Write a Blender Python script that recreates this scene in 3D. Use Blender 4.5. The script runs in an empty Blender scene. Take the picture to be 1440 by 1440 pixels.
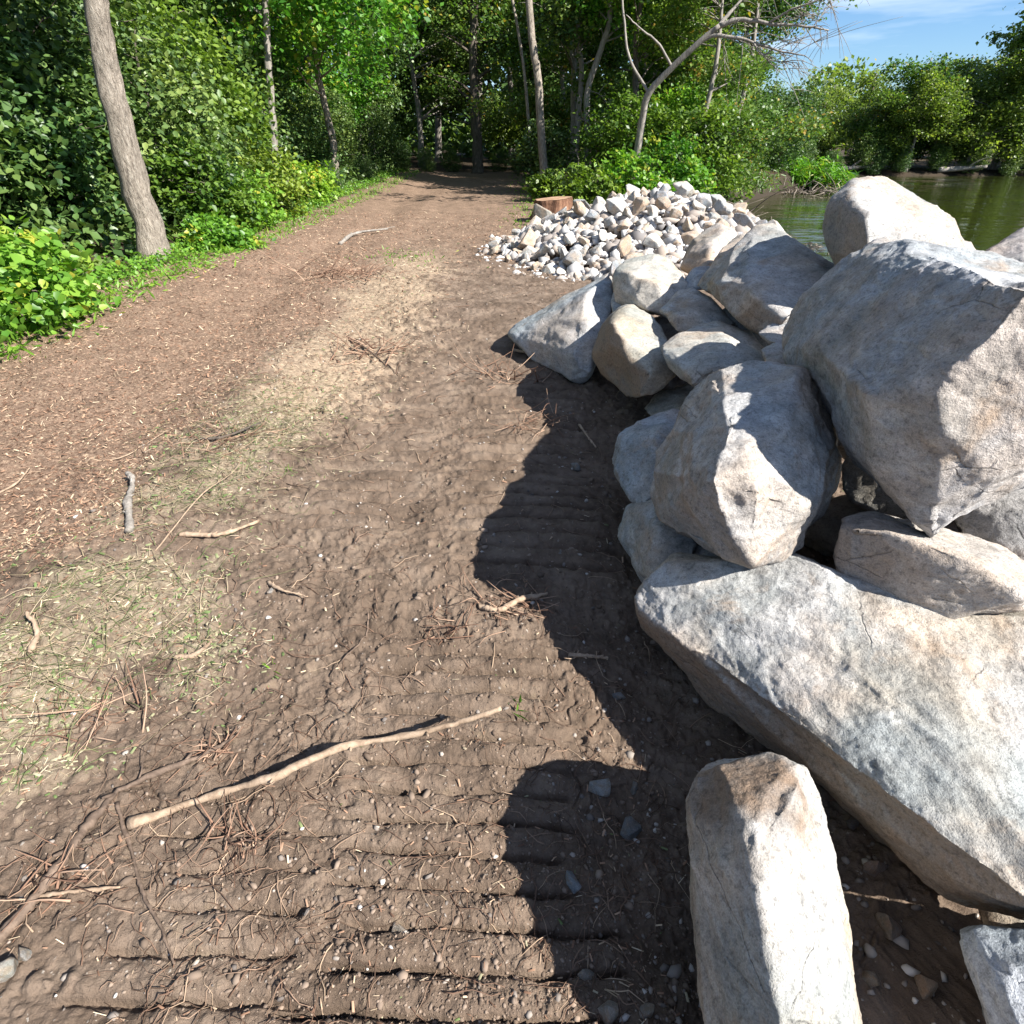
import bpy, bmesh, math, random
import numpy as np
from mathutils import Vector, Matrix
random.seed(7)
RNG = np.random.default_rng(11)
R = math.radians
S = bpy.context.scene
COL = S.collection

# ------------------------------------------------------------ camera
FPX, PITCH, CH = 800.0, R(33.5), 1.6          # focal length in photo pixels (1440 wide), tilt down, eye height
cam = bpy.data.objects.new("camera", bpy.data.cameras.new("camera"))
cam.data.sensor_width = 36; cam.data.lens = 36*FPX/1440
cam.data.clip_start = 0.02; cam.data.clip_end = 2000
cam.location = (0, 0, CH); cam.rotation_euler = (R(90)-PITCH, 0, 0)
COL.objects.link(cam); S.camera = cam
# ------------------------------------------------------------ light
SUN_EL = R(40); SH = np.array([-0.86, 0.51])   # shadows fall to the left and a little away
SUN_DIR = Vector((-SH[0]*math.cos(SUN_EL), -SH[1]*math.cos(SUN_EL), math.sin(SUN_EL))).normalized()
sun = bpy.data.objects.new("sun", bpy.data.lights.new("sun", 'SUN'))
sun.data.energy = 5.0; sun.data.angle = R(0.5); sun.data.color = (1.0, 0.96, 0.90)
sun.rotation_euler = SUN_DIR.to_track_quat('Z', 'Y').to_euler(); COL.objects.link(sun)
W = bpy.data.worlds.new("World"); S.world = W; W.use_nodes = True
nt = W.node_tree; nt.nodes.clear()
def wn(t): return nt.nodes.new(t)
sky = wn('ShaderNodeTexSky'); sky.sky_type = 'NISHITA'; sky.sun_disc = False
sky.sun_elevation = SUN_EL; sky.sun_rotation = math.atan2(SUN_DIR.x, SUN_DIR.y)
sky.air_density = 1.0; sky.dust_density = 0.1; sky.ozone_density = 4.0
tc = wn('ShaderNodeTexCoord'); mp = wn('ShaderNodeMapping')
mp.inputs['Rotation'].default_value = (0, R(-14), R(-20)); mp.inputs['Scale'].default_value = (1.0, 1.6, 10)
ns = wn('ShaderNodeTexNoise'); ns.inputs['Scale'].default_value = 1.6; ns.inputs['Detail'].default_value = 6; ns.inputs['Roughness'].default_value = .55
rp = wn('ShaderNodeValToRGB'); rp.color_ramp.elements[0].position = .47; rp.color_ramp.elements[1].position = .68
rp.color_ramp.elements[0].color = (0, 0, 0, 1); rp.color_ramp.elements[1].color = (.75, .75, .75, 1)
mx = wn('ShaderNodeMixRGB'); mx.inputs[2].default_value = (9.0, 9.8, 10.8, 1)
bg = wn('ShaderNodeBackground'); bg.inputs['Strength'].default_value = 0.052; ow = wn('ShaderNodeOutputWorld')
L = nt.links.new
L(tc.outputs['Generated'], mp.inputs['Vector']); L(mp.outputs[0], ns.inputs['Vector']); L(ns.outputs['Fac'], rp.inputs[0])
tn = wn('ShaderNodeMixRGB'); tn.blend_type = 'MULTIPLY'; tn.inputs[0].default_value = 1; tn.inputs[2].default_value = (.78, .95, 1.15, 1); L(sky.outputs[0], tn.inputs[1])
L(rp.outputs[0], mx.inputs[0]); L(tn.outputs[0], mx.inputs[1]); L(mx.outputs[0], bg.inputs[0]); L(bg.outputs[0], ow.inputs[0])
S.view_settings.view_transform = 'Standard'; S.view_settings.look = 'None'
S.view_settings.exposure = 1.42; S.view_settings.gamma = 1
S.render.engine = 'CYCLES'
S.cycles.max_bounces = 6; S.cycles.diffuse_bounces = 3; S.cycles.glossy_bounces = 2; S.cycles.transmission_bounces = 2; S.cycles.transparent_max_bounces = 4

# ------------------------------------------------------------ numeric helpers
SP, CP = math.sin(PITCH), math.cos(PITCH)
def P(px, py, d):
    """world point seen at photo pixel (px,py) at depth d metres"""
    a = (px-720)/FPX; b = (720-py)/FPX
    return np.array([d*a, d*(CP + b*SP), CH + d*(-SP + b*CP)])
def PY(px, py, Y):
    return P(px, py, Y/(CP+(720-py)/FPX*SP))
def up_from(base, d0, pix):
    """trunk points through pixels, standing upright over the base (third value: how far it leans towards the viewer)"""
    return [PY(q[0], q[1], base[1]+(q[2]-d0)*1.2)-base for q in pix]
def PZ(px, py, z=0.0):
    b = (720-py)/FPX
    return P(px, py, (CH-z)/(SP - b*CP))
_h = np.random.default_rng(3).permutation(4096).astype(np.int64)
_hh = np.concatenate([_h, _h])
_g = np.random.default_rng(4).normal(size=(4096, 3)); _g /= np.linalg.norm(_g, axis=1)[:, None]
def perlin(p):
    i = np.floor(p).astype(np.int64); f = p - i
    u = f*f*f*(f*(f*6-15)+10); i &= 4095
    out = 0
    for dx in (0, 1):
        wx = u[:, 0] if dx else 1-u[:, 0]
        hx = _hh[(i[:, 0]+dx) & 4095]
        for dy in (0, 1):
            wy = wx*(u[:, 1] if dy else 1-u[:, 1])
            hy = _hh[(hx + i[:, 1]+dy) & 4095]
            for dz in (0, 1):
                w = wy*(u[:, 2] if dz else 1-u[:, 2])
                g = _g[_hh[(hy + i[:, 2]+dz) & 4095]]
                out = out + w*(g[:, 0]*(f[:, 0]-dx) + g[:, 1]*(f[:, 1]-dy) + g[:, 2]*(f[:, 2]-dz))
    return out*1.5
def fbm(p, oct=4, gain=.5, lac=2.03):
    a, s, o = 1.0, 1.0, 0
    for k in range(oct):
        o = o + a*perlin(p*s + 17.3*k); a *= gain; s *= lac
    return o
def n2(x, y, s, seed=0.0, oct=1, gain=.5):
    q = np.stack([x*s+seed, y*s+seed*1.7, np.full_like(x, seed*.37+.5)], 1)
    return fbm(q, oct, gain)
def sstep(a, b, x):
    t = np.clip((x-a)/(b-a), 0, 1); return t*t*(3-2*t)

# ------------------------------------------------------------ mesh helpers
def mesh_np(name, v, faces, smooth=False):
    """faces: list of int arrays (n,3)/(n,4)"""
    me = bpy.data.meshes.new(name)
    v = np.asarray(v, np.float32)
    if not isinstance(faces, (list, tuple)): faces = [faces]
    faces = [np.asarray(f, np.int32) for f in faces if len(f)]
    loops = np.concatenate([f.ravel() for f in faces]); tot = np.concatenate([np.full(len(f), f.shape[1], np.int32) for f in faces])
    me.vertices.add(len(v)); me.vertices.foreach_set('co', v.ravel())
    me.loops.add(len(loops)); me.loops.foreach_set('vertex_index', loops)
    me.polygons.add(len(tot)); st = np.zeros(len(tot), np.int32); st[1:] = np.cumsum(tot)[:-1]
    me.polygons.foreach_set('loop_start', st)
    if smooth: me.polygons.foreach_set('use_smooth', np.ones(len(tot), bool))
    me.update(calc_edges=True); me.validate()
    return me
def attr(me, name, vals):
    a = me.attributes.new(name, 'FLOAT', 'POINT'); a.data.foreach_set('value', np.asarray(vals, np.float32))
def link(name, me, mat, parent=None, loc=(0, 0, 0)):
    o = bpy.data.objects.new(name, me); COL.objects.link(o)
    if mat is not None and not me.materials: me.materials.append(mat)
    o.parent = parent; o.location = loc
    return o
def tag(o, label, cat, group=None, kind=None):
    if label: o['label'] = label
    if cat: o['category'] = cat
    if group: o['group'] = group
    if kind: o['kind'] = kind
    return o
def empty(name, loc):
    o = bpy.data.objects.new(name, None); COL.objects.link(o); o.location = loc; o.empty_display_size = .1
    return o
class MB:
    def __init__(s): s.v = []; s.q = []; s.t = []; s.n = 0; s.a = []
    def add(s, v, q=None, t=None, a=None):
        v = np.asarray(v, float)
        if q is not None and len(q): s.q.append(np.asarray(q)+s.n)
        if t is not None and len(t): s.t.append(np.asarray(t)+s.n)
        s.v.append(v); s.n += len(v); s.a.append(np.full(len(v), random.random()) if a is None else a)
    def tube(s, pts, rad, k=6, wob=0.0):
        pts = np.asarray(pts, float); n = len(pts); rad = np.broadcast_to(rad, (n,))
        d = np.gradient(pts, axis=0); d /= np.linalg.norm(d, axis=1)[:, None]+1e-9
        ref = np.array([0, 0, 1.0]) if abs(d[:, 2]).mean() < .7 else np.array([1.0, 0, 0])
        a = np.cross(d, ref); a /= np.linalg.norm(a, axis=1)[:, None]+1e-9; b = np.cross(d, a)
        th = np.arange(k)*2*math.pi/k
        rr = rad[:, None]*(1 + wob*RNG.normal(size=(n, k)))
        v = pts[:, None]+rr[..., None]*(np.cos(th)[None, :, None]*a[:, None]+np.sin(th)[None, :, None]*b[:, None])
        v = v.reshape(-1, 3); i = np.arange(n-1)[:, None]*k; j = np.arange(k)[None]; j2 = (j+1) % k
        q = np.stack([i+j, i+j2, i+k+j2, i+k+j], -1).reshape(-1, 4)
        c0, c1 = len(v), len(v)+1
        v = np.vstack([v, pts[0], pts[-1]])
        jj = np.arange(k); t = np.vstack([np.stack([np.full(k, c0), (jj+1) % k, jj], 1), np.stack([np.full(k, c1), (n-1)*k+jj, (n-1)*k+(jj+1) % k], 1)])
        s.add(v, q, t)
    def mesh(s, name, smooth=True):
        v = np.vstack(s.v); f = []
        if s.q: f.append(np.vstack(s.q))
        if s.t: f.append(np.vstack(s.t))
        me = mesh_np(name, v, f, smooth); attr(me, 'v', np.concatenate(s.a)); return me
def spline(pts, n):
    pts = np.asarray(pts, float); m = len(pts)
    if m == 2: return pts[0]+(pts[1]-pts[0])*np.linspace(0, 1, n)[:, None]
    e = np.vstack([2*pts[0]-pts[1], pts, 2*pts[-1]-pts[-2]]); u = np.linspace(0, m-1-1e-6, n); i = u.astype(int); t = (u-i)[:, None]
    p0, p1, p2, p3 = e[i], e[i+1], e[i+2], e[i+3]
    return .5*((2*p1)+(-p0+p2)*t+(2*p0-5*p1+4*p2-p3)*t*t+(-p0+3*p1-3*p2+p3)*t**3)

# ------------------------------------------------------------ materials
class Mat:
    def __init__(s, name):
        s.m = bpy.data.materials.new(name); s.m.use_nodes = True; s.t = s.m.node_tree
        s.b = s.t.nodes['Principled BSDF']; s.o = s.t.nodes['Material Output']
    def n(s, t, **k):
        x = s.t.nodes.new(t)
        for a, b in k.items():
            if a in x.inputs: x.inputs[a].default_value = b
            else: setattr(x, a, b)
        return x
    def l(s, a, b): s.t.links.new(a, b)
    def noise(s, vec, scale, detail=5, rough=.6, dist=0):
        x = s.n('ShaderNodeTexNoise'); x.inputs['Scale'].default_value = scale; x.inputs['Detail'].default_value = detail
        x.inputs['Roughness'].default_value = rough; x.inputs['Distortion'].default_value = dist
        if vec is not None: s.l(vec, x.inputs['Vector'])
        return x.outputs['Fac']
    def ramp(s, f, stops):
        x = s.n('ShaderNodeValToRGB'); e = x.color_ramp.elements
        while len(e) < len(stops): e.new(.5)
        for k, (p, c) in enumerate(stops):
            e[k].position = p; e[k].color = (*c, 1) if not isinstance(c, (int, float)) else (c, c, c, 1)
        s.l(f, x.inputs[0]); return x.outputs[0]
    def mix(s, f, a, b, mode='MIX'):
        x = s.n('ShaderNodeMixRGB'); x.blend_type = mode
        for i, q in enumerate((f, a, b)):
            if hasattr(q, 'is_output') or hasattr(q, 'links'): s.l(q, x.inputs[i])
            else: x.inputs[i].default_value = q if i == 0 else (*q, 1)
        return x.outputs[0]
    def math(s, op, a, b=0.0):
        x = s.n('ShaderNodeMath'); x.operation = op
        for i, q in enumerate((a, b)):
            if hasattr(q, 'links'): s.l(q, x.inputs[i])
            else: x.inputs[i].default_value = q
        return x.outputs[0]
    def attr(s, name):
        x = s.n('ShaderNodeAttribute'); x.attribute_name = name; return x.outputs['Fac']
    def bump(s, h, dist, strength=1.0, prev=None):
        x = s.n('ShaderNodeBump'); x.inputs['Strength'].default_value = strength; x.inputs['Distance'].default_value = dist
        s.l(h, x.inputs['Height'])
        if prev is not None: s.l(prev, x.inputs['Normal'])
        return x.outputs[0]

def rock_material():
    M = Mat('rock'); t = M.n('ShaderNodeTexCoord'); oi = M.n('ShaderNodeObjectInfo')
    va = M.n('ShaderNodeVectorMath'); va.operation = 'ADD'; M.l(t.outputs['Object'], va.inputs[0])
    sc = M.n('ShaderNodeVectorMath'); sc.operation = 'SCALE'; M.l(oi.outputs['Location'], sc.inputs[0]); sc.inputs['Scale'].default_value = 3.3
    M.l(sc.outputs[0], va.inputs[1]); v = va.outputs[0]
    st = M.n('ShaderNodeMapping'); st.inputs['Scale'].default_value = (1, 1, 2.6); st.inputs['Rotation'].default_value = (.5, .6, .3); M.l(v, st.inputs[0])
    big = M.noise(v, 2.2, 4, .55); mid = M.noise(st.outputs[0], 9, 8, .68, .3); fine = M.noise(v, 70, 5, .7); grain = M.noise(v, 260, 2, .6)
    c = M.ramp(mid, [(.24, (.15, .15, .148)), (.40, (.315, .312, .305)), (.54, (.40, .395, .385)), (.76, (.60, .59, .58))])
    c = M.mix(.85, c, oi.outputs['Color'], 'MULTIPLY')
    warm = M.ramp(big, [(.46, 0.0), (.60, .8)])
    c2 = M.mix(1.0, c, (1.08, .90, .74), 'MULTIPLY'); c = M.mix(warm, c, c2)
    cool = M.ramp(M.noise(v, 1.6, 4, .6, .5), [(.45, 0.0), (.60, .75)]); c = M.mix(cool, c, M.mix(1.0, c, (.70, .78, .80), 'MULTIPLY'))
    och = M.ramp(M.noise(v, 4.3, 6, .65, .4), [(.58, 0.0), (.72, .7)])
    c = M.mix(och, c, (.30, .205, .13))
    drk = M.ramp(M.noise(v, 7, 9, .75, .2), [(.58, 0.0), (.70, .6)]); c = M.mix(drk, c, (.13, .125, .12))
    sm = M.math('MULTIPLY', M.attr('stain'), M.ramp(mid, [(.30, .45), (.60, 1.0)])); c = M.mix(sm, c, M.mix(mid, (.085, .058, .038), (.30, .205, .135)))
    sp = M.ramp(fine, [(.33, .55), (.5, 1.0), (.68, 1.0), (.76, 1.35)]); c = M.mix(1.0, c, sp, 'MULTIPLY')
    gr = M.ramp(grain, [(.3, .72), (.7, 1.25)]); c = M.mix(.8, c, gr, 'MULTIPLY')
    vo = M.n('ShaderNodeTexVoronoi'); vo.feature = 'DISTANCE_TO_EDGE'; vo.inputs['Scale'].default_value = 1.7; wv = M.n('ShaderNodeVectorMath'); wv.operation = 'ADD'
    nz = M.n('ShaderNodeTexNoise'); nz.inputs['Scale'].default_value = 5; nz.inputs['Detail'].default_value = 6; M.l(v, nz.inputs['Vector']); sc2 = M.n('ShaderNodeVectorMath'); sc2.operation = 'SCALE'; sc2.inputs['Scale'].default_value = .14; M.l(nz.outputs['Color'], sc2.inputs[0])
    M.l(st.outputs[0], wv.inputs[0]); M.l(sc2.outputs[0], wv.inputs[1]); M.l(wv.outputs[0], vo.inputs['Vector'])
    ck = M.ramp(vo.outputs['Distance'], [(.0, .0), (.006, 1.0)]); where = M.ramp(M.noise(v, 3.1, 3, .5), [(.57, 1.0), (.62, 0.0)]); ck2 = M.math('MAXIMUM', ck, where)
    c = M.mix(1.0, c, M.ramp(ck2, [(0, .72), (1, 1.0)]), 'MULTIPLY')
    M.l(c, M.b.inputs['Base Color']); M.b.inputs['Roughness'].default_value = .86; M.b.inputs['Specular IOR Level'].default_value = .3
    b = M.bump(mid, .016, .5); b = M.bump(fine, .006, .9, b); b = M.bump(grain, .0018, .9, b); b = M.bump(ck2, .004, .8, b)
    M.l(b, M.b.inputs['Normal']); return M.m
def leaf_material(name, cols, trans=.35):
    M = Mat(name); v = M.attr('v'); c = M.ramp(v, cols)
    oi = M.n('ShaderNodeObjectInfo'); hs = M.n('ShaderNodeHueSaturation'); M.l(c, hs.inputs['Color'])
    M.l(M.math('MULTIPLY_ADD', oi.outputs['Random'], .04), hs.inputs['Hue'])
    hs.inputs['Hue'].default_value = .5
    mm = M.n('ShaderNodeMath'); mm.operation = 'MULTIPLY_ADD'; M.l(oi.outputs['Random'], mm.inputs[0]); mm.inputs[1].default_value = -.035; mm.inputs[2].default_value = .512
    M.l(mm.outputs[0], hs.inputs['Hue'])
    m2 = M.n('ShaderNodeMath'); m2.operation = 'MULTIPLY_ADD'; M.l(oi.outputs['Random'], m2.inputs[0]); m2.inputs[1].default_value = .35; m2.inputs[2].default_value = .85
    M.l(m2.outputs[0], hs.inputs['Value'])
    c = hs.outputs[0]
    M.l(c, M.b.inputs['Base Color']); M.b.inputs['Roughness'].default_value = .42; M.b.inputs['Specular IOR Level'].default_value = .38
    tr = M.n('ShaderNodeBsdfTranslucent'); M.l(M.mix(1.0, c, (1.35, 1.5, .6), 'MULTIPLY'), tr.inputs['Color'])
    ms = M.n('ShaderNodeMixShader'); ms.inputs[0].default_value = trans; M.l(M.b.outputs[0], ms.inputs[1]); M.l(tr.outputs[0], ms.inputs[2])
    M.l(ms.outputs[0], M.o.inputs['Surface']); return M.m
def wood_material(name, cols, scale=(30, 30, 5), bump=.006, rough=.8):
    M = Mat(name); t = M.n('ShaderNodeTexCoord'); mp = M.n('ShaderNodeMapping'); mp.inputs['Scale'].default_value = scale; M.l(t.outputs['Object'], mp.inputs[0])
    a = M.noise(mp.outputs[0], 1, 7, .7, .4); b = M.noise(t.outputs['Object'], 6, 4, .6)
    c = M.ramp(a, [(.3, cols[0]), (.5, cols[1]), (.72, cols[2])]); c = M.mix(.7, c, M.ramp(b, [(.3, .65), (.7, 1.25)]), 'MULTIPLY')
    M.l(c, M.b.inputs['Base Color']); M.b.inputs['Roughness'].default_value = rough; M.b.inputs['Specular IOR Level'].default_value = .25
    M.l(M.bump(a, bump, .9), M.b.inputs['Normal']); return M.m
def bits_material(name, cols, rough=.8):
    M = Mat(name); v = M.attr('v'); c = M.ramp(v, cols); M.l(c, M.b.inputs['Base Color']); M.b.inputs['Roughness'].default_value = rough
    M.b.inputs['Specular IOR Level'].default_value = .25; return M.m

ROCK = rock_material()
LEAF = leaf_material('leaf_green', [(0, (.028, .065, .012)), (.35, (.088, .158, .022)), (.75, (.155, .235, .032)), (1, (.18, .26, .04))])
LEAFD = leaf_material('leaf_dark', [(0, (.020, .050, .016)), (.5, (.070, .135, .034)), (1, (.155, .225, .060))], .25)
LEAFB = leaf_material('leaf_bright', [(0, (.05, .14, .018)), (.5, (.12, .27, .03)), (.9, (.21, .35, .045)), (1, (.36, .36, .05))], .4)
LEAFW = leaf_material('leaf_willow', [(0, (.040, .085, .018)), (.5, (.085, .165, .03)), (.92, (.16, .225, .05)), (1, (.30, .22, .04))], .35)
LEAFF = leaf_material('leaf_far', [(0, (.06, .10, .025)), (.5, (.12, .19, .04)), (1, (.22, .27, .06))], .45)
BARK = wood_material('bark', [(.09, .075, .058), (.30, .255, .205), (.45, .40, .33)], (34, 34, 9), .07)
BARKD = wood_material('bark_dark', [(.04, .032, .026), (.10, .082, .065), (.18, .15, .12)], (20, 20, 5), .02)
BARKG = wood_material('bark_grey', [(.12, .105, .09), (.24, .215, .185), (.36, .33, .29)], (30, 30, 6), .01)
STICK = wood_material('stick_wood', [(.17, .115, .075), (.31, .225, .155), (.42, .32, .23)], (40, 40, 12), .003)
ROOT = wood_material('root_bark', [(.055, .038, .028), (.12, .085, .062), (.21, .15, .11)], (40, 40, 12), .004)
DRY = bits_material('dry_twigs', [(0, (.06, .05, .04)), (.5, (.14, .115, .09)), (1, (.28, .235, .19))])

# ------------------------------------------------------------ terrain
WATER_Z = -1.05
SHY = np.array([-60, 0, 5, 8, 12, 17, 25, 33, 41, 45, 48, 58]); SHX = np.array([4.0, 4.0, 4.1, 4.3, 5.1, 5.4, 7.4, 12.0, 19.0, 18, 12, -30])
def waterness(x, y):
    """>0 over the river, <0 on land, in metres"""
    w = .6*n2(x, y, .35, 3.1, 2)
    a = (x - np.interp(y, SHY, SHX) + w)
    b = (51.5 + .8*n2(x, y, .15, 9.0, 2) - y)
    b = np.minimum(b, 130 - x)
    return np.minimum(a, b)
TR = [  # tracks left by a digger: x centre, half width, y0, y1, depth, period
    (-.13, .31, .1, 1.50, .030, .086), (-.70, .20, .1, .95, .019, .090), (.06, .36, 1.9, 4.3, .040, .125), (-.82, .27, 2.2, 4.4, .020, .125), (.02, .30, 4.6, 7.5, .012, .13)]
def mound(x, y):
    r = np.sqrt(((x-2.45)/2.65)**2 + ((y-10.5)/2.7)**2)
    return .80*np.clip(1-r**1.25, 0, 1)
def base_h(x, y):
    s = waterness(x, y)
    z = -1.9*sstep(-1.1, 2.2, s) + .06*n2(x, y, .45, 1.0, 2)
    z = z + .10*np.exp(-((x+1.85)/.42)**2)*sstep(.3, 2.0, y)*(1-sstep(4, 6.5, y)) + .12*sstep(-2.2, -4.6, x)
    z = z + .12*sstep(14, 30, y)*sstep(3, -1, x)
    z = z - .72*sstep(43, 50, y)*sstep(5, 15, x)
    z = z - .05*np.exp(-((x+3.0+.12*np.sin(y*.8))/.28)**2)*sstep(4, 6, y)*sstep(26, 18, y) + .04*np.exp(-((x+2.3)/.3)**2)*sstep(4, 6, y)*sstep(26, 18, y)
    z = z - .07*np.exp(-((x-.55)/.35)**2)*sstep(.2, .6, y)*(1-sstep(3.5, 5, y))
    return z
def micro_h(x, y, dist):
    z = .020*n2(x, y, 2.6, 5, 2) 
    z += .0090*n2(x, y, 9, 6, 2)
    near = dist < 14
    zz = np.zeros_like(x); X, Y = x[near], y[near]
    cl = n2(X, Y, 24, 7, 2); f = n2(X, Y, 70, 8, 2, .6)
    lump = np.maximum(0, n2(X, Y, 17, 12, 2)-.12)**.7*.022
    crack = np.exp(-(np.abs(n2(X, Y, 3.1, 21, 3))/.018)**2)*.012*sstep(.05, .3, n2(X, Y, 1.3, 22))
    m = .0075*cl + .0042*f + .0016*n2(X, Y, 190, 9, 1) + .010*np.clip(n2(X, Y, 38, 61, 2)-.15, 0, .5)
    tm = np.zeros_like(X); tz = np.zeros_like(X)
    for (xc, hw, y0, y1, dep, T) in TR:
        wx = X + .05*n2(X, Y, 2.2, 31, 2); wy = Y + .010*n2(X, Y, 7, 33, 3) + .014*n2(X, Y, 1.3, 35)
        k = sstep(hw+.05, hw-.04, np.abs(wx-xc-.03*(Y-1))+.09*n2(X, Y, 6, 44, 2))*sstep(y0-.1, y0+.1, Y)*sstep(y1+.12, y1-.12, Y)
        wear = .42+.58*sstep(-.30, .25, n2(X, Y, 2.7, 40+xc, 2))
        ph = np.mod(wy/T, 1.0)
        prof = np.where(ph < .84, np.sin(np.pi*ph/.84)**.35, 0) - .6*np.exp(-((ph-.92)/.045)**2)
        tz += k*wear*dep*(prof-.7); tm = np.maximum(tm, k)
    zz[near] = m*(1-.45*tm) + lump*(1-.6*tm) - crack*(1-.5*tm) + tz
    ch = np.exp(-((X+1.05+.2*n2(X, Y, .8, 71))/.38)**2)*sstep(2.9, 3.6, Y)*sstep(9.5, 7.5, Y) + .9*np.exp(-((X-.55)/.35)**2)*sstep(2.8, 3.6, Y)*sstep(7.5, 6, Y) + .5*np.exp(-((X+1.4)/.25)**2)*sstep(1.8, 2.3, Y)*sstep(3.4, 2.9, Y)
    zz[near] += ch*(.03 + .040*np.abs(n2(X, Y, 5, 72, 3, .6)) + .018*np.maximum(0, n2(X, Y, 20, 73, 2)))
    return z + zz*np.clip(1.4-dist[near.nonzero()[0]] .mean()*0, 0, 1) if False else z + zz
def H(x, y):
    x = np.atleast_1d(np.asarray(x, float)); y = np.atleast_1d(np.asarray(y, float))
    return base_h(x, y)+micro_h(x, y, np.hypot(x, y))
def H1(x, y): return float(H(x, y)[0])
def zones(x, y):
    e = .28*n2(x, y, 1.1, 50, 3) + .10*n2(x, y, 5, 51, 2)
    lane = sstep(-1.75, -2.25, x+e)*(1-.0*y)
    far = sstep(7, 13, y+3*e)
    chips = np.maximum(lane, far*.75)
    patch = sstep(-.35, .45, n2(x, y, 2.3, 57, 3)+.25)
    green = np.exp(-((x+1.62+e*1.5)/.35)**2)*sstep(4.2, 3.0, y+e)*sstep(.7, 1.2, y)*patch
    straw = np.exp(-((x+1.45+e)/.55)**2)*sstep(2.6, 4.2, y)*sstep(13, 8, y)
    return chips, green, straw
def build_ground():
    a = np.radians(np.concatenate([np.linspace(-180, -72, 36, endpoint=False), np.linspace(-72, 58, 980, endpoint=False), np.linspace(58, 180, 40, endpoint=False)]))
    r = np.concatenate([[.02, .12, .24], np.exp(np.linspace(math.log(.34), math.log(26), 1000)), np.exp(np.linspace(math.log(26.5), math.log(900), 130))])
    A, Rr = np.meshgrid(a, r); x = (Rr*np.sin(A)).ravel(); y = (Rr*np.cos(A)).ravel(); na, nr = len(a), len(r)
    z = H(x, y)
    far = np.hypot(x, y) > 150; z[far] = np.maximum(z[far], .1)
    i = np.arange(nr-1)[:, None]*na; j = np.arange(na)[None]; j2 = (j+1) % na
    q = np.stack([i+j, i+na+j, i+na+j2, i+j2], -1).reshape(-1, 4)[:, ::-1]
    t = np.stack([np.full(na, len(x)), np.arange(na), (np.arange(na)+1) % na], 1)[:, ::-1]
    v = np.stack([x, y, z], 1); v = np.vstack([v, [0, 0, z[0]]])
    me = mesh_np('ground', v, [q, t], True)
    c, g, s = zones(v[:, 0], v[:, 1]); attr(me, 'chips', c); attr(me, 'green', g); attr(me, 'straw', s)
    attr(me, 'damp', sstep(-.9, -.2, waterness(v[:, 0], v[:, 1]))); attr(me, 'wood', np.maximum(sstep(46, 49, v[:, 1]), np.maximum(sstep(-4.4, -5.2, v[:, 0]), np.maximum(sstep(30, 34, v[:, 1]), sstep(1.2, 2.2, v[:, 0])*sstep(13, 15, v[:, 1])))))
    M = Mat('ground'); tcn = M.n('ShaderNodeTexCoord'); vv = tcn.outputs['Object']
    n1 = M.noise(vv, 3.0, 8, .65); n3 = M.noise(vv, 22, 7, .7); n4 = M.noise(vv, 120, 4, .7); n5 = M.noise(vv, 420, 2, .6)
    soil = M.ramp(n1, [(.3, (.082, .058, .041)), (.5, (.142, .103, .075)), (.7, (.215, .163, .122))])
    soil = M.mix(.8, soil, M.ramp(n3, [(.28, .60), (.5, 1.0), (.72, 1.25)]), 'MULTIPLY')
    soil = M.mix(M.ramp(n4, [(.66, 0.0), (.74, .6)]), soil, (.42, .34, .24))
    soil = M.mix(M.ramp(M.noise(vv, 60, 3, .6), [(.68, 0.0), (.73, .5)]), soil, (.50, .46, .40))
    chipc = M.ramp(M.noise(vv, 55, 6, .75, .5), [(.28, (.065, .038, .024)), (.43, (.128, .084, .058)), (.56, (.215, .148, .104)), (.72, (.46, .34, .23))])
    chipc = M.mix(.6, chipc, M.ramp(n1, [(.3, .65), (.7, 1.3)]), 'MULTIPLY')
    grn = M.ramp(M.noise(vv, 45, 6, .75, .5), [(.3, (.13, .10, .06)), (.48, (.27, .22, .15)), (.62, (.40, .35, .25)), (.8, (.24, .25, .12))])
    strw = M.ramp(M.noise(vv, 45, 6, .75, .5), [(.3, (.16, .11, .07)), (.5, (.32, .24, .165)), (.75, (.50, .41, .29))])
    j = M.math('MULTIPLY', M.math('SUBTRACT', n3, .5), 1.3)
    j2 = M.math('ADD', j, M.math('MULTIPLY', M.math('SUBTRACT', M.noise(vv, 6, 5, .7), .5), 1.6))
    def msk(nm, k=1.0): return M.ramp(M.math('ADD', M.attr(nm), j2), [(.2, 0.0), (.8, k)])
    c = M.mix(msk('straw', .8), soil, strw); c = M.mix(msk('chips'), c, chipc); c = M.mix(msk('green', .45), c, grn)
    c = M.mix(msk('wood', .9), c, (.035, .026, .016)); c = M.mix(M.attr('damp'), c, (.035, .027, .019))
    M.l(c, M.b.inputs['Base Color']); M.b.inputs['Roughness'].default_value = .93; M.b.inputs['Specular IOR Level'].default_value = .15
    b = M.bump(n3, .018, .6); b = M.bump(n4, .0055, 1.0, b); b = M.bump(n5, .0016, .8, b); M.l(b, M.b.inputs['Normal'])
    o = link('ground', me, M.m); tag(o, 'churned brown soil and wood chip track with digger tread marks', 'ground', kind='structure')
build_ground()
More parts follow.
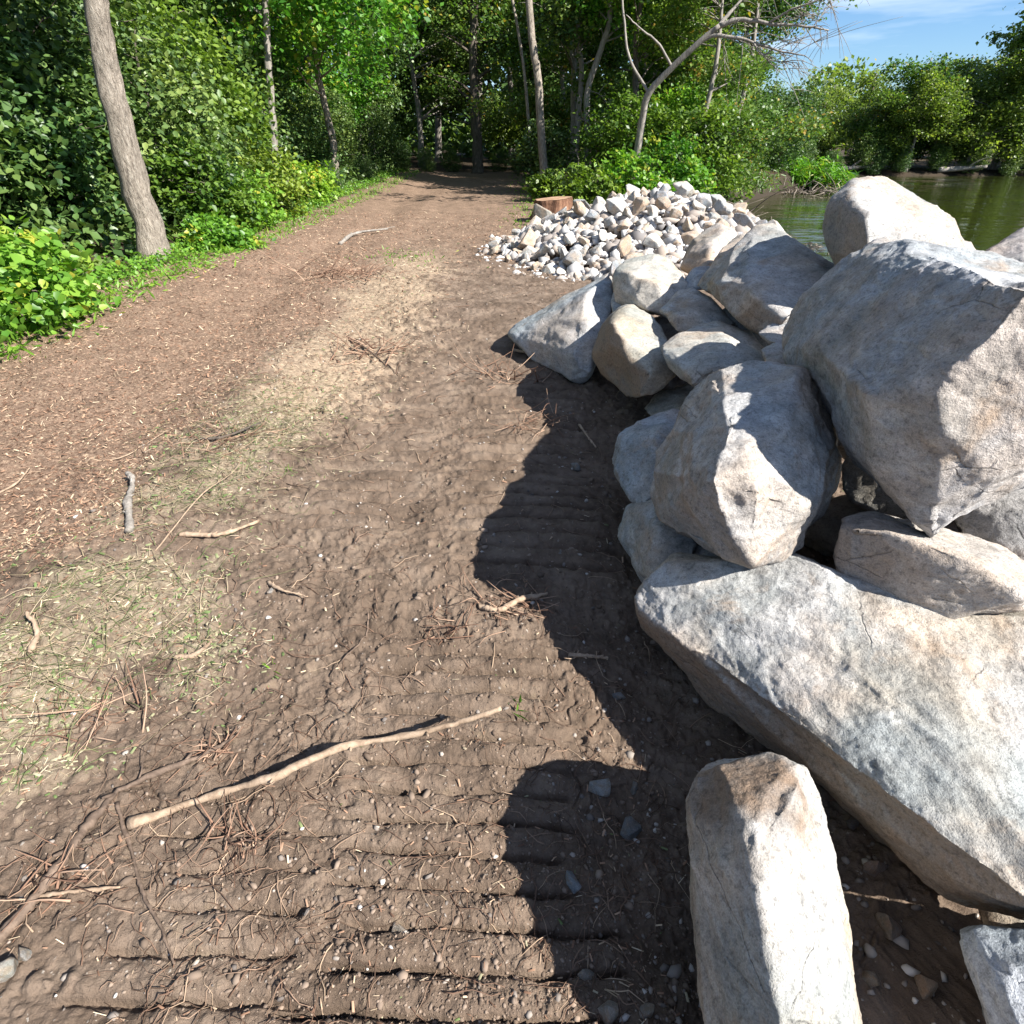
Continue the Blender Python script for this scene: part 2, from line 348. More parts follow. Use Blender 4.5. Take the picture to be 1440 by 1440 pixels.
def build_water():
    me = mesh_np('river', np.array([[-120, -200, 0], [400, -200, 0], [400, 200, 0], [-120, 200, 0]]), np.array([[0, 1, 2, 3]]))
    M = Mat('river_water'); t = M.n('ShaderNodeTexCoord'); mp = M.n('ShaderNodeMapping'); mp.inputs['Rotation'].default_value = (0, 0, R(-25)); mp.inputs['Scale'].default_value = (.25, 1.0, 1); M.l(t.outputs['Object'], mp.inputs[0])
    a = M.noise(mp.outputs[0], 1.6, 5, .55, .6); b = M.noise(t.outputs['Object'], .25, 3, .5)
    calm = M.ramp(b, [(.40, .12), (.62, 1.0)])
    M.b.inputs['Base Color'].default_value = (.022, .028, .006, 1); M.b.inputs['Roughness'].default_value = .04; M.b.inputs['IOR'].default_value = 1.33
    M.l(M.bump(M.math('MULTIPLY', a, calm), .11, .55), M.b.inputs['Normal'])
    o = link('river', me, M.m, loc=(0, 0, WATER_Z)); tag(o, 'calm olive green river beyond the boulders', 'river', kind='structure')
build_water()

# ------------------------------------------------------------ rocks
DG = bpy.context.evaluated_depsgraph_get
def hull_bm(bm, pts):
    vs = [bm.verts.new(p) for p in pts]
    r = bmesh.ops.convex_hull(bm, input=vs)
    kill = [g for g in r['geom_interior'] if isinstance(g, bmesh.types.BMVert)]
    bmesh.ops.delete(bm, geom=list(set(kill)), context='VERTS')
def rock_mesh(name, hulls, vox, seed, amp=1.0, smooth=1, size=1.0, nplane=16):
    bm = bmesh.new()
    for h in hulls: hull_bm(bm, h)
    me = bpy.data.meshes.new(name); bm.to_mesh(me); bm.free()
    o = bpy.data.objects.new('tmp', me); COL.objects.link(o)
    m = o.modifiers.new('r', 'REMESH'); m.mode = 'VOXEL'; m.voxel_size = vox
    m = o.modifiers.new('s', 'SMOOTH'); m.iterations = smooth; m.factor = .5
    bpy.context.view_layer.update()
    e = bpy.data.meshes.new_from_object(o.evaluated_get(DG())); bpy.data.objects.remove(o); bpy.data.meshes.remove(me)
    n = len(e.vertices); v = np.empty(n*3, np.float32); e.vertices.foreach_get('co', v); v = v.reshape(-1, 3).astype(float)
    nn = np.empty(n*3, np.float32); e.vertices.foreach_get('normal', nn); nn = nn.reshape(-1, 3)
    q = v + seed*7.7
    s = 1.0/size
    # flat fracture faces: shave the block with random planes, then add ledges, scars and grain
    pr = np.random.default_rng(int(seed*1000)); ctr = (v.max(0)+v.min(0))/2; w = v-ctr
    for k in range(nplane):
        pn = pr.normal(size=3); pn /= np.linalg.norm(pn); h_ = w@pn; o_ = np.quantile(h_, .992) - pr.uniform(.0, .05)*size*amp
        w = w - np.maximum(0, h_-o_)[:, None]*pn
    v = w+ctr
    # struck-off flakes: shallow planar scoops meeting in crisp arrises
    if size > .3 and n > 3000:
        si = pr.choice(n, 46, replace=False); cut = np.zeros(n)
        for k in si:
            pn = nn[k]+pr.normal(0, .17, 3); pn /= np.linalg.norm(pn); dv = v-v[k]; fac = nn@pn
            h_ = dv@pn + pr.uniform(.004, .022)*size - pr.uniform(.28, .6)/size*(dv*dv).sum(1)
            cut = np.maximum(cut, np.where(fac > .45, h_, 0))
        v = v + nn*(.010*size-np.minimum(cut, .036*size)*min(1.0, amp*1.3))[:, None]
    d = .030*size*(np.abs(perlin(q*1.6*s))-np.abs(perlin(q*2.2*s+31)))
    d += .020*size*(np.abs(perlin(q*4.3*s+11))-np.abs(perlin(q*5.1*s+41)))
    lay = fbm(q*np.array([1.2, 1.2, 3.0])*s*1.1, 2); st = lay*4; step = (np.floor(st)+np.clip((st-np.floor(st))*9, 0, 1))/4
    d += .022*size*(step-lay*.8)
    ch = fbm(q*4.0*s+9, 3, .55); d -= .010*size*np.clip((ch-.28)*5, 0, 1)*.6
    d += .0058*size*fbm(q*19*s, 4, .7)
    v += nn*(d*amp)[:, None]
    e.vertices.foreach_set('co', v.astype(np.float32).ravel()); e.name = name
    e.polygons.foreach_set('use_smooth', np.ones(len(e.polygons), bool)); e.update()
    return e, v
BOUL = "large quarried boulders in the heap"
def rock(label, out, inn=(), t=.5, tint=(1, 1, 1), seed=0, amp=1.0, shrink=.72, vox=None, extra=(), name='boulder', group=BOUL, back=None, smooth=1, cat='boulder', nplane=9, stain=()):
    def build(out, inn, t):
        F = np.array([P(*q) for q in out]); I = np.array([P(*q) for q in inn]) if len(inn) else np.zeros((0, 3))
        c = F.mean(0); C0 = np.array([0, 0, CH]); B = []
        for p in F:
            r = (p-C0)/np.linalg.norm(p-C0); b = p+r*t
            cc = c+(c-C0)/np.linalg.norm(c-C0)*t
            B.append(cc+(b-cc)*shrink)
        M_ = c+(F-c)*1.0 + ((F-C0)/np.linalg.norm(F-C0, axis=1)[:, None])*t*.45
        M_ = c + (M_-c)*.99
        return np.vstack([F, I, M_, np.array(B)])
    hulls = [build(out, inn, t)]+[build(*e) for e in extra]
    d = min(q[2] for q in out); vox = vox or max(.006, d*.0046)
    allp = np.vstack(hulls); size = float(np.clip(np.ptp(allp, axis=0).mean(), .15, 1.2))
    e, v = rock_mesh(name, hulls, vox, seed, amp, smooth, size, nplane)
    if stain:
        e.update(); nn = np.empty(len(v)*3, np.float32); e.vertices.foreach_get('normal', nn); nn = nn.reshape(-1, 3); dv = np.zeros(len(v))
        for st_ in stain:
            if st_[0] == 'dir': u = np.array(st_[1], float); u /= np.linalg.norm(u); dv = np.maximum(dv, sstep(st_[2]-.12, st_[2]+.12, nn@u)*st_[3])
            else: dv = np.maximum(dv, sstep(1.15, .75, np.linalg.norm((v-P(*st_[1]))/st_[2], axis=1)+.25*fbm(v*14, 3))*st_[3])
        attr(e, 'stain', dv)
    o0 = np.array([v[:, 0].mean(), v[:, 1].mean(), v[:, 2].min()])
    e.vertices.foreach_set('co', (v-o0).astype(np.float32).ravel()); e.update()
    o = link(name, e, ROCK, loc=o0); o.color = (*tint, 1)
    tag(o, label, cat, group); return o

rock('largest boulder, blue grey with its pointed lower end resting on a tan block',
     [(1195, 362, 2.42), (1245, 333, 2.40), (1300, 345, 2.25), (1400, 368, 2.0), (1560, 400, 1.8), (1620, 600, 1.55), (1440, 655, 1.52), (1345, 728, 1.55), (1315, 760, 1.57), (1272, 718, 1.68), (1190, 640, 1.92), (1150, 572, 2.08), (1108, 505, 2.38), (1098, 470, 2.50), (1130, 418, 2.48)],
     [(1450, 400, 1.27), (1325, 556, 1.39), (1222, 548, 1.54), (1240, 670, 1.63), (1500, 600, 1.34)], t=.30, tint=(.97, .99, 1.03), seed=1.3, amp=.6, nplane=0)
rock('upright split boulder with a bright white front facet, below the largest boulder',
     [(1000, 530, 2.2), (1060, 514, 2.2), (1128, 520, 2.12), (1152, 560, 2.0), (1190, 640, 1.95), (1184, 685, 1.9), (1165, 727, 1.88), (1105, 782, 1.78), (1056, 794, 1.68), (1000, 772, 1.85), (945, 757, 2.02), (918, 700, 2.15), (914, 660, 2.22), (945, 605, 2.28), (968, 560, 2.28)],
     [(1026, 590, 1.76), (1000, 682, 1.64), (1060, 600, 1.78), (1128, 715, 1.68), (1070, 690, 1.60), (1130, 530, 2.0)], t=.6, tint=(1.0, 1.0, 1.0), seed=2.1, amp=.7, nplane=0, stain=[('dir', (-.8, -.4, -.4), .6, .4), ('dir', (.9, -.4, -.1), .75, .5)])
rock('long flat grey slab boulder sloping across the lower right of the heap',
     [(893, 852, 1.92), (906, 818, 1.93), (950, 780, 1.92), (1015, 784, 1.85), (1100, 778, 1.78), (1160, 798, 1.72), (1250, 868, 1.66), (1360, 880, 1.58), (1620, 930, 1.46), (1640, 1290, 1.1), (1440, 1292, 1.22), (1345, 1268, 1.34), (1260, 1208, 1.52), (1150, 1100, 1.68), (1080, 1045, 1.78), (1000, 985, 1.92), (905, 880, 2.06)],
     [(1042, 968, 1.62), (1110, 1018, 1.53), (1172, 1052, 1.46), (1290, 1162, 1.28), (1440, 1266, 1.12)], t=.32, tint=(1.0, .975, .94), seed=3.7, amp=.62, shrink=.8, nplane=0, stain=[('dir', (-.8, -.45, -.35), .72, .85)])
rock('tall pillar shaped boulder with a dirt covered top, nearest the camera',
     [(960, 1122, 1.28), (976, 1086, 1.30), (1012, 1072, 1.31), (1080, 1064, 1.30), (1130, 1080, 1.24), (1152, 1120, 1.26), (1176, 1232, 1.20), (1200, 1340, 1.12), (1245, 1580, 1.0), (1000, 1580, 1.04), (984, 1440, 1.10), (966, 1260, 1.22)],
     [(1118, 1120, 1.15), (1062, 1185, 1.09), (970, 1150, 1.22), (1068, 1270, 1.04), (1082, 1350, 1.0), (1105, 1460, .95)], t=.30, tint=(1.0, .965, .91), seed=4.4, amp=.62, shrink=.85, nplane=3, stain=[('pos', (1050, 1120, 1.24), .125, .95)])
rock('wedge shaped tan block directly under the point of the largest boulder',
     [(1180, 730, 1.74), (1235, 720, 1.84), (1330, 738, 1.80), (1405, 770, 1.70), (1500, 830, 1.56), (1440, 862, 1.52), (1330, 880, 1.60), (1252, 880, 1.66), (1182, 818, 1.72), (1174, 780, 1.74)],
     [(1205, 742, 1.62), (1325, 778, 1.50), (1370, 792, 1.48), (1440, 842, 1.46)], t=.4, tint=(1.04, .95, .86), seed=5.2, amp=.55, stain=[('pos', (1195, 780, 1.68), .13, .6)])
rock('small blue grey boulder cut off by the bottom right corner of the view',
     [(1340, 1312, 1.18), (1380, 1302, 1.2), (1440, 1300, 1.18), (1600, 1310, 1.1), (1600, 1600, .98), (1440, 1580, 1.0), (1385, 1450, 1.1)], [(1440, 1380, 1.05)], t=.3, tint=(.93, .98, 1.05), seed=6.6, amp=.7)
rock('rounded tall boulder standing on top of the heap against the river',
     [(1158, 335, 3.04), (1165, 290, 3.04), (1198, 256, 3.04), (1240, 250, 3.07), (1285, 272, 3.04), (1338, 312, 2.98), (1352, 345, 2.92), (1370, 400, 2.92), (1300, 480, 2.92), (1210, 480, 2.92), (1185, 375, 2.98)],
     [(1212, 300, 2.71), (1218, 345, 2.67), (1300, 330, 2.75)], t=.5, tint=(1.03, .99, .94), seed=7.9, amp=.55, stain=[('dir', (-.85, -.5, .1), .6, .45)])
rock('small white boulder peeking out at the right foot of the rounded top boulder',
     [(1340, 332, 3.08), (1362, 340, 3.08), (1385, 368, 3.08), (1390, 430, 3.02), (1340, 430, 3.02)], [(1360, 370, 2.93)], t=.3, tint=(1.05, 1.0, .97), seed=8.3)
rock('pinkish boulder at the right edge above the largest boulder',
     [(1376, 365, 2.63), (1392, 345, 2.69), (1440, 316, 2.69), (1540, 300, 2.69), (1600, 360, 2.58), (1560, 480, 2.46), (1400, 470, 2.52)], [(1440, 370, 2.41)], t=.5, tint=(1.06, .93, .88), seed=9.1, amp=.6)
rock('big flat topped boulder with a shaded brown front, left of the rounded top boulder',
     [(985, 405, 3.5), (1022, 372, 3.6), (1050, 345, 3.65), (1062, 320, 3.7), (1085, 316, 3.7), (1126, 345, 3.6), (1186, 385, 3.3), (1160, 430, 3.05), (1118, 455, 2.95), (1070, 470, 3.1), (1025, 440, 3.3)],
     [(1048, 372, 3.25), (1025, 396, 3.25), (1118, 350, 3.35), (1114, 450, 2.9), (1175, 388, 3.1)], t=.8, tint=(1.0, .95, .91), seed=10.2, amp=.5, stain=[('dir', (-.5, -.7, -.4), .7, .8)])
rock('leaning beige slab boulder lit along its face, left of the flat topped boulder',
     [(980, 404, 3.75), (1010, 352, 4.0), (1042, 330, 4.1), (1062, 335, 4.0), (1048, 366, 3.75), (1000, 410, 3.6)], [(1020, 372, 3.7)], t=.35, tint=(1.12, 1.0, .87), seed=11.7, amp=.5)
rock('rough brown boulder with a white top in front of the rubble pile',
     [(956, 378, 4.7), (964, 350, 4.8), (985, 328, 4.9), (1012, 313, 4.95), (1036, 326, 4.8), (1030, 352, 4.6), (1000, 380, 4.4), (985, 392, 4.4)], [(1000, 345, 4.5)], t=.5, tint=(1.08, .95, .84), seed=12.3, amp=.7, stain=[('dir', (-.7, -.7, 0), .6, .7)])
rock('small dark blue grey stone wedged between beige and brown boulders',
     [(962, 395, 4.3), (974, 378, 4.35), (1000, 374, 4.3), (1006, 388, 4.1), (990, 408, 4.0), (965, 408, 4.1)], [(984, 390, 4.05)], t=.3, tint=(.8, .88, 1.0), seed=13.1)
rock('bright cream boulder with a flat sunlit face near the back left of the heap',
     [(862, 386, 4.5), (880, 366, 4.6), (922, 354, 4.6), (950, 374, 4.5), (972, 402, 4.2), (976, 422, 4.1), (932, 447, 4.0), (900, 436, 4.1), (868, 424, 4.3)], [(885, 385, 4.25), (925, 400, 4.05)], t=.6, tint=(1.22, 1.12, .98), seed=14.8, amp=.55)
rock('small dark sided boulder with a pale top between cream boulder and white oval boulder',
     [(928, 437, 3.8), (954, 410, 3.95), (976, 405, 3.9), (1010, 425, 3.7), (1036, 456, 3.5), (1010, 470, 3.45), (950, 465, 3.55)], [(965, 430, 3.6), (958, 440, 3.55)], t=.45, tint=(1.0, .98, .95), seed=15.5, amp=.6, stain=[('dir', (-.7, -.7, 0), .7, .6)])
rock('smooth white oval boulder facing the camera in the middle of the heap',
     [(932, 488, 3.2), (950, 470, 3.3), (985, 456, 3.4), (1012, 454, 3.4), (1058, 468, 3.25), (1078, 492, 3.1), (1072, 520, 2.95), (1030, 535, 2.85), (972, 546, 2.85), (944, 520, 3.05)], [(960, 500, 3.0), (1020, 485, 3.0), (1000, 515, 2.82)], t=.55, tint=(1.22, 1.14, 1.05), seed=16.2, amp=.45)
rock('boulder with a mossy brown shaded side and pale top, left of the white oval boulder',
     [(832, 498, 3.9), (848, 456, 4.0), (872, 432, 4.05), (890, 430, 4.0), (940, 462, 3.7), (946, 500, 3.5), (950, 528, 3.4), (930, 548, 3.4), (880, 560, 3.6), (848, 530, 3.85)],
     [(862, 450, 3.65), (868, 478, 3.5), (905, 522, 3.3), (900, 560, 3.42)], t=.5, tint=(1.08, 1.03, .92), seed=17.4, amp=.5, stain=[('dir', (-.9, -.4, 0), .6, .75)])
rock('pointed wedge boulder lying lowest at the far left end of the heap',
     [(716, 470, 4.9), (724, 455, 5.0), (800, 412, 5.0), (858, 380, 4.9), (864, 440, 4.5), (856, 465, 4.4), (836, 528, 4.25), (815, 538, 4.3), (742, 505, 4.75)],
     [(822, 420, 4.45), (815, 450, 4.3), (812, 500, 4.2)], t=.7, tint=(.97, 1.0, 1.03), seed=18.9, amp=.5)
rock('narrow grey stone squeezed between wedge boulder and cream boulder',
     [(858, 425, 4.4), (868, 400, 4.6), (878, 430, 4.4), (885, 450, 4.2), (866, 455, 4.2)], [], t=.3, tint=(.98, .97, .95), seed=19.4)
rock('blue grey layered boulder lying behind the left shoulder of the upright split boulder',
     [(862, 655, 2.75), (865, 622, 2.85), (895, 590, 2.95), (958, 572, 2.95), (985, 600, 2.8), (960, 680, 2.5), (905, 710, 2.5), (880, 700, 2.6)], [(920, 620, 2.6)], t=.4, tint=(.95, .98, 1.03), seed=20.3, amp=.7)
rock('lumpy bluish boulder on the soil, below left of the upright split boulder',
     [(872, 748, 2.5), (884, 710, 2.55), (915, 697, 2.5), (960, 700, 2.3), (985, 790, 2.1), (940, 820, 2.1), (904, 828, 2.15), (884, 790, 2.35)], [(925, 740, 2.2)], t=.35, tint=(.93, .97, 1.0), seed=21.1, amp=.8)
rock('small flat stone tucked between white oval boulder and largest boulder, upper of two',
     [(1066, 468, 2.95), (1085, 455, 3.0), (1112, 454, 2.95), (1125, 475, 2.8), (1090, 490, 2.75)], [], t=.3, tint=(.9, .96, 1.05), seed=22.2)
rock('small flat stone tucked between white oval boulder and largest boulder, lower of two',
     [(1070, 492, 2.75), (1095, 480, 2.8), (1125, 490, 2.7), (1130, 525, 2.5), (1080, 520, 2.55)], [], t=.3, tint=(1.05, 1.0, .95), seed=23.2)
rock('dark shaded boulder beneath the white oval boulder',
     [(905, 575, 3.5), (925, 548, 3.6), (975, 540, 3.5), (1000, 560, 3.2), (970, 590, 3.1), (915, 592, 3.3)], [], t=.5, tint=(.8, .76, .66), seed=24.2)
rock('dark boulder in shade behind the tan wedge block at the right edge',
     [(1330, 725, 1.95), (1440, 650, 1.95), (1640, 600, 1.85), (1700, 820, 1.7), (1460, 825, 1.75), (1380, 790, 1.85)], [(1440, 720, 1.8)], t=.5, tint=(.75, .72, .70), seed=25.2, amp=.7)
# boulders that carry the heap from underneath, seen only through the gaps
for k, (px, py, d, s) in enumerate([(1440, 1335, 1.42, .26), (1205, 760, 2.62, .36), (1045, 470, 3.7, .42), (1260, 690, 2.4, .40), (1000, 800, 2.2, .26), (1335, 1225, 1.66, .24), (1130, 850, 2.2, .3), (1080, 560, 3.2, .45), (1260, 600, 2.6, .5), (1440, 900, 2.0, .4), (1290, 480, 2.9, .45), (950, 480, 4.4, .4), (1130, 480, 3.9, .45)]):
    c = P(px, py, d); rr = np.random.default_rng(60+k); q = rr.normal(size=(16, 3)); q /= np.linalg.norm(q, axis=1)[:, None]; q *= np.array([s, s, s*.8])*.75
    e, v = rock_mesh('boulder', [c+q], .02, 60+k, .8, 3, s)
    z0 = v[:, 2].min(); o0 = np.array([c[0], c[1], z0]); e.vertices.foreach_set('co', (v-o0).astype(np.float32).ravel()); e.update()
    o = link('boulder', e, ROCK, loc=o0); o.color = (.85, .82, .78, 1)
    tag(o, 'shaded boulder wedged deep in a dark gap under the heap', 'boulder', 'boulders deep in the gaps of the heap')

for k, (x, y, r_, lb) in enumerate([(2.42, 1.62, .68, 'unseen big boulder added right of the heap to shade its gaps, nearest the camera'), (2.75, 2.6, .50, 'unseen big boulder added right of the heap to shade its gaps, farther back'), (2.3, .75, .36, 'unseen low boulder added right of the heap beside the slab')]):  # boulders out of view, added to keep the sun out of gaps in the heap
    rr = np.random.default_rng(90+k); q = rr.normal(size=(18, 3)); q /= np.linalg.norm(q, axis=1)[:, None]; q *= np.array([r_, r_, r_*.8])
    c = np.array([x, y, r_*.6-.15]); e, v = rock_mesh('boulder', [c+q], .02, 90+k, .7, 1, r_*1.5)
    o0 = np.array([x, y, v[:, 2].min()]); e.vertices.foreach_set('co', (v-o0).astype(np.float32).ravel()); e.update(); o = link('boulder', e, ROCK, loc=o0); tag(o, lb, 'boulder', BOUL)
# ---- small loose stones: a handful of shapes, copied
def stone_proto(k, n=14, vox=.055):
    rr = np.random.default_rng(100+k); q = rr.normal(size=(n, 3)); q /= np.linalg.norm(q, axis=1)[:, None]
    q *= rr.uniform(.8, 1.1, (n, 1))*np.array([1, rr.uniform(.6, .85), rr.uniform(.5, .75)])
    e, v = rock_mesh('rubble_stone', [q], vox, 100+k, .35, 1, 1.0); e.materials.append(ROCK); return e
PROT = [stone_proto(k, 11+(k % 3)*3, .045) for k in range(12)]
pile_pts = []
rr = np.random.default_rng(5); tries = 0
while len(pile_pts) < 300 and tries < 60000:
    tries += 1
    a = rr.uniform(0, 2*math.pi); r = math.sqrt(rr.uniform(0, 1.12)); x = 2.45+2.65*r*math.cos(a); y = 10.5+2.7*r*math.sin(a)
    if rr.uniform() < .45 and y > 10.6: continue
    s = float(np.clip(rr.lognormal(math.log(.155), .36), .085, .31))*(1.0 if r < .95 else .6)
    if all((x-q[0])**2+(y-q[1])**2 > (.66*(s+q[2]))**2 for q in pile_pts): pile_pts.append((x, y, s))
PTINT = [(1.35, 1.3, 1.22), (1.2, 1.18, 1.15), (1.0, 1.0, 1.0), (1.3, 1.08, .88), (1.1, .88, .70), (.8, .83, .9), (1.5, 1.45, 1.38)]
hx = H(np.array([p[0] for p in pile_pts]), np.array([p[1] for p in pile_pts])); hm = mound(np.array([p[0] for p in pile_pts]), np.array([p[1] for p in pile_pts]))
big_i = int(np.argmax([p[2] for p in pile_pts]))
for i, (x, y, s) in enumerate(pile_pts):
    o = bpy.data.objects.new('rubble_stone', PROT[i % 12]); COL.objects.link(o)
    o.location = (x, y, hx[i]+hm[i]+s*.35); o.scale = (s, s, s); o.rotation_euler = (rr.uniform(-.75, .75), rr.uniform(-.75, .75), rr.uniform(0, 6.28)); o.color = (*PTINT[rr.integers(7)], 1)
    tag(o, 'fist to head sized pale quarry stone lying in the broken rubble pile', 'stone', 'rubble stones in the white pile')
def stones_stuff(name, xs, ys, ss, zoff, label, tintcols=None, sq=.7, mat=None):
    mb_v = []; mb_q = []; off = 0; at = []
    ico = bmesh.new(); bmesh.ops.create_icosphere(ico, subdivisions=1, radius=1); bv = np.array([v.co[:] for v in ico.verts]); bf = np.array([[v.index for v in f.verts] for f in ico.faces]); ico.free()
    n = len(xs); z = H(xs, ys)+zoff
    g = np.random.default_rng(77)
    sc = g.uniform(.55, 1.15, (n, 1, 3))*np.array([1, .8, sq]); jit = 1+g.normal(0, .22, (n, len(bv), 1))
    th = g.uniform(0, 6.28, n); v = bv[None]*sc*jit
    c, s = np.cos(th)[:, None], np.sin(th)[:, None]
    v = np.stack([v[..., 0]*c-v[..., 1]*s, v[..., 0]*s+v[..., 1]*c, v[..., 2]], -1)*ss[:, None, None]+np.stack([xs, ys, z], 1)[:, None]
    f = (bf[None]+(np.arange(n)*len(bv))[:, None, None]).reshape(-1, 3)
    me = mesh_np(name, v.reshape(-1, 3), f, False); attr(me, 'v', np.repeat(g.uniform(0, 1, n), len(bv)))
    o = link(name, me, mat or ROCK); tag(o, label, 'stones', kind='stuff'); return o
PEB = bits_material('pebble', [(0, (.10, .085, .075)), (.4, (.20, .17, .145)), (.8, (.33, .29, .25)), (1, (.50, .47, .43))], .85)
PALE = bits_material('pale_rubble', [(0, (.16, .15, .145)), (.3, (.34, .28, .23)), (.6, (.40, .385, .37)), (1, (.58, .56, .54))], .85)
g = np.random.default_rng(21)
a = g.uniform(0, 6.28, 3600); r = np.sqrt(g.uniform(0, 1.32, 3600)); X, Y = 2.45+2.65*r*np.cos(a), 10.5+2.7*r*np.sin(a)
ss = np.clip(g.lognormal(math.log(.085), .45, 3600), .03, .16)*np.where(r > 1, .55, 1.0)
stones_stuff('rubble_fill', X, Y, ss, mound(X, Y)-.02, 'smaller broken white stones filling the rubble pile', mat=PALE)

# ------------------------------------------------------------ debris on the ground
def chips_stuff(name, n, cond, lmin, lmax, wr, mat, label, cat, seed, lift=.004, rmin=.35, rmax=16, thick=.12):
    g = np.random.default_rng(seed)
    a = g.uniform(R(-66), R(48), n*4); r = np.exp(g.uniform(math.log(rmin), math.log(rmax), n*4)); x, y = r*np.sin(a), r*np.cos(a)
    k = g.uniform(size=n*4) < cond(x, y)*sstep(0, 1, r/1.2+.25); x, y, r = x[k][:n], y[k][:n], r[k][:n]; n = len(x)
    ln = g.uniform(lmin, lmax, n)*(g.uniform(.5, 1, n))*np.clip(.5+r*.1, .5, 1.5); w = ln*g.uniform(.4, 1, n)*wr; t = np.clip(w*thick/.5, .0006, .006)
    th = g.uniform(0, 6.28, n); tp = g.normal(0, .28, n); rl = g.normal(0, .35, n)
    d = np.stack([np.cos(th)*np.cos(tp), np.sin(th)*np.cos(tp), np.sin(tp)], 1)
    sd = np.stack([-np.sin(th), np.cos(th), np.zeros(n)], 1); sd = sd*np.cos(rl)[:, None]+np.array([0, 0, 1])*np.sin(rl)[:, None]
    up = np.cross(d, sd)
    c = np.stack([x, y, H(x, y)+lift+np.abs(np.sin(tp))*ln*.4], 1)
    L_, W_, T_ = d*ln[:, None]/2, sd*w[:, None]/2, up*t[:, None]
    v = np.stack([c-L_-W_*.6, c-L_*.9+W_*.7, c+L_-0*W_+W_*.3, c+L_*.85-W_, c-L_*.8+T_, c+L_*.7+T_], 1)
    q = np.array([[0, 3, 5, 4], [1, 4, 5, 2]]); tt = np.array([[0, 4, 1], [2, 5, 3]]); off = (np.arange(n)*6)[:, None, None]
    me = mesh_np(name, v.reshape(-1, 3), [(q[None]+off).reshape(-1, 4), (tt[None]+off).reshape(-1, 3)], False); attr(me, 'v', np.repeat(g.uniform(0, 1, n), 6))
    o = link(name, me, mat); tag(o, label, cat, kind='stuff')
CHIP = bits_material('wood_chip', [(0, (.10, .055, .035)), (.4, (.22, .125, .078)), (.75, (.34, .215, .14)), (1, (.56, .43, .29))])
GREENB = bits_material('green_litter', [(0, (.07, .10, .03)), (.35, (.14, .19, .07)), (.6, (.24, .23, .13)), (.9, (.36, .31, .21)), (1, (.18, .13, .09))])
def c_chip(x, y): c, g_, s = zones(x, y); return np.clip(c*.9+s*.35+.008+.15*g_, 0, 1)*(x > -4.9)
def c_green(x, y): c, g_, s = zones(x, y); return np.clip(g_*1.4+s*.12+.002, 0, 1)
def c_straw(x, y): c, g_, s = zones(x, y); return np.clip(s*.9+g_*.8+c*.15+.006, 0, 1)
chips_stuff('wood_chips', 62000, c_chip, .012, .045, .45, CHIP, 'reddish brown shredded wood chips spread over the track', 'wood chips', 31)
chips_stuff('green_litter', 26000, c_green, .007, .042, .75, GREENB, 'chopped green leaves and pale shreds along the edge of the track', 'leaf litter', 32)
STRAW = bits_material('straw', [(0, (.22, .16, .10)), (.5, (.42, .33, .22)), (1, (.62, .53, .38))])
chips_stuff('straw_shreds', 20000, c_straw, .02, .07, .13, STRAW, 'pale shredded wood fibres strewn between chips and soil', 'wood shreds', 33)
g = np.random.default_rng(39); mb = MB(); k = 0
while k < 1300:
    x, y = g.normal(-1.62, .38), g.uniform(.95, 4.2)
    if g.uniform() > c_green(np.array([x]), np.array([y]))[0]+.15*(y > 2.6): continue
    ln = g.uniform(.05, .26); th = g.uniform(0, 6.28); n = 6; hd = th+np.cumsum(g.normal(0, .12, n)); px, py = x+np.cumsum(np.cos(hd))*ln/n, y+np.cumsum(np.sin(hd))*ln/n
    mb.tube(np.stack([px, py, H(px, py)+.006+g.uniform(0, .022)*np.sin(np.linspace(.3, 3, n))], 1), np.linspace(.0022, .001, n)*g.uniform(.35, .9), 3); k += 1
o = link('dry_stems', mb.mesh('dry_stems'), bits_material('dry_stem', [(0, (.07, .09, .03)), (.3, (.15, .16, .07)), (.6, (.25, .20, .12)), (1, (.38, .31, .21))])); tag(o, 'matted dry stems and grass in the green litter', 'stems', kind='stuff')
# fine roots and twigs
g = np.random.default_rng(41); mb = MB(); k = 0
while k < 2100:
    a = g.uniform(R(-64), R(30)); r = math.exp(g.uniform(math.log(.5), math.log(13))); x, y = r*math.sin(a), r*math.cos(a)
    if x < -4.6: continue
    if g.uniform() > (.35+.65*(abs(x+1.2) < .7)+.5*(x > .05)): continue
    ln = g.uniform(.05, .28)*(.6+.12*r); n = 7; th = g.uniform(0, 6.28); hd = th+np.cumsum(g.normal(0, .35, n)); st = ln/n
    px, py = x+np.cumsum(np.cos(hd)*st), y+np.cumsum(np.sin(hd)*st); rad = g.uniform(.0006, .0022)*(.8+.12*r)
    mb.tube(np.stack([px, py, H(px, py)+.004+np.abs(g.normal(0, .006))*np.sin(np.linspace(0, 3.1, n))], 1), np.linspace(rad, rad*.4, n), 4); k += 1
o = link('fine_roots', mb.mesh('fine_roots'), bits_material('fine_root', [(0, (.07, .045, .03)), (.5, (.15, .09, .06)), (.85, (.24, .16, .11)), (1, (.42, .31, .21))])); tag(o, 'tangle of thin roots and twigs pressed into the soil', 'roots', kind='stuff')
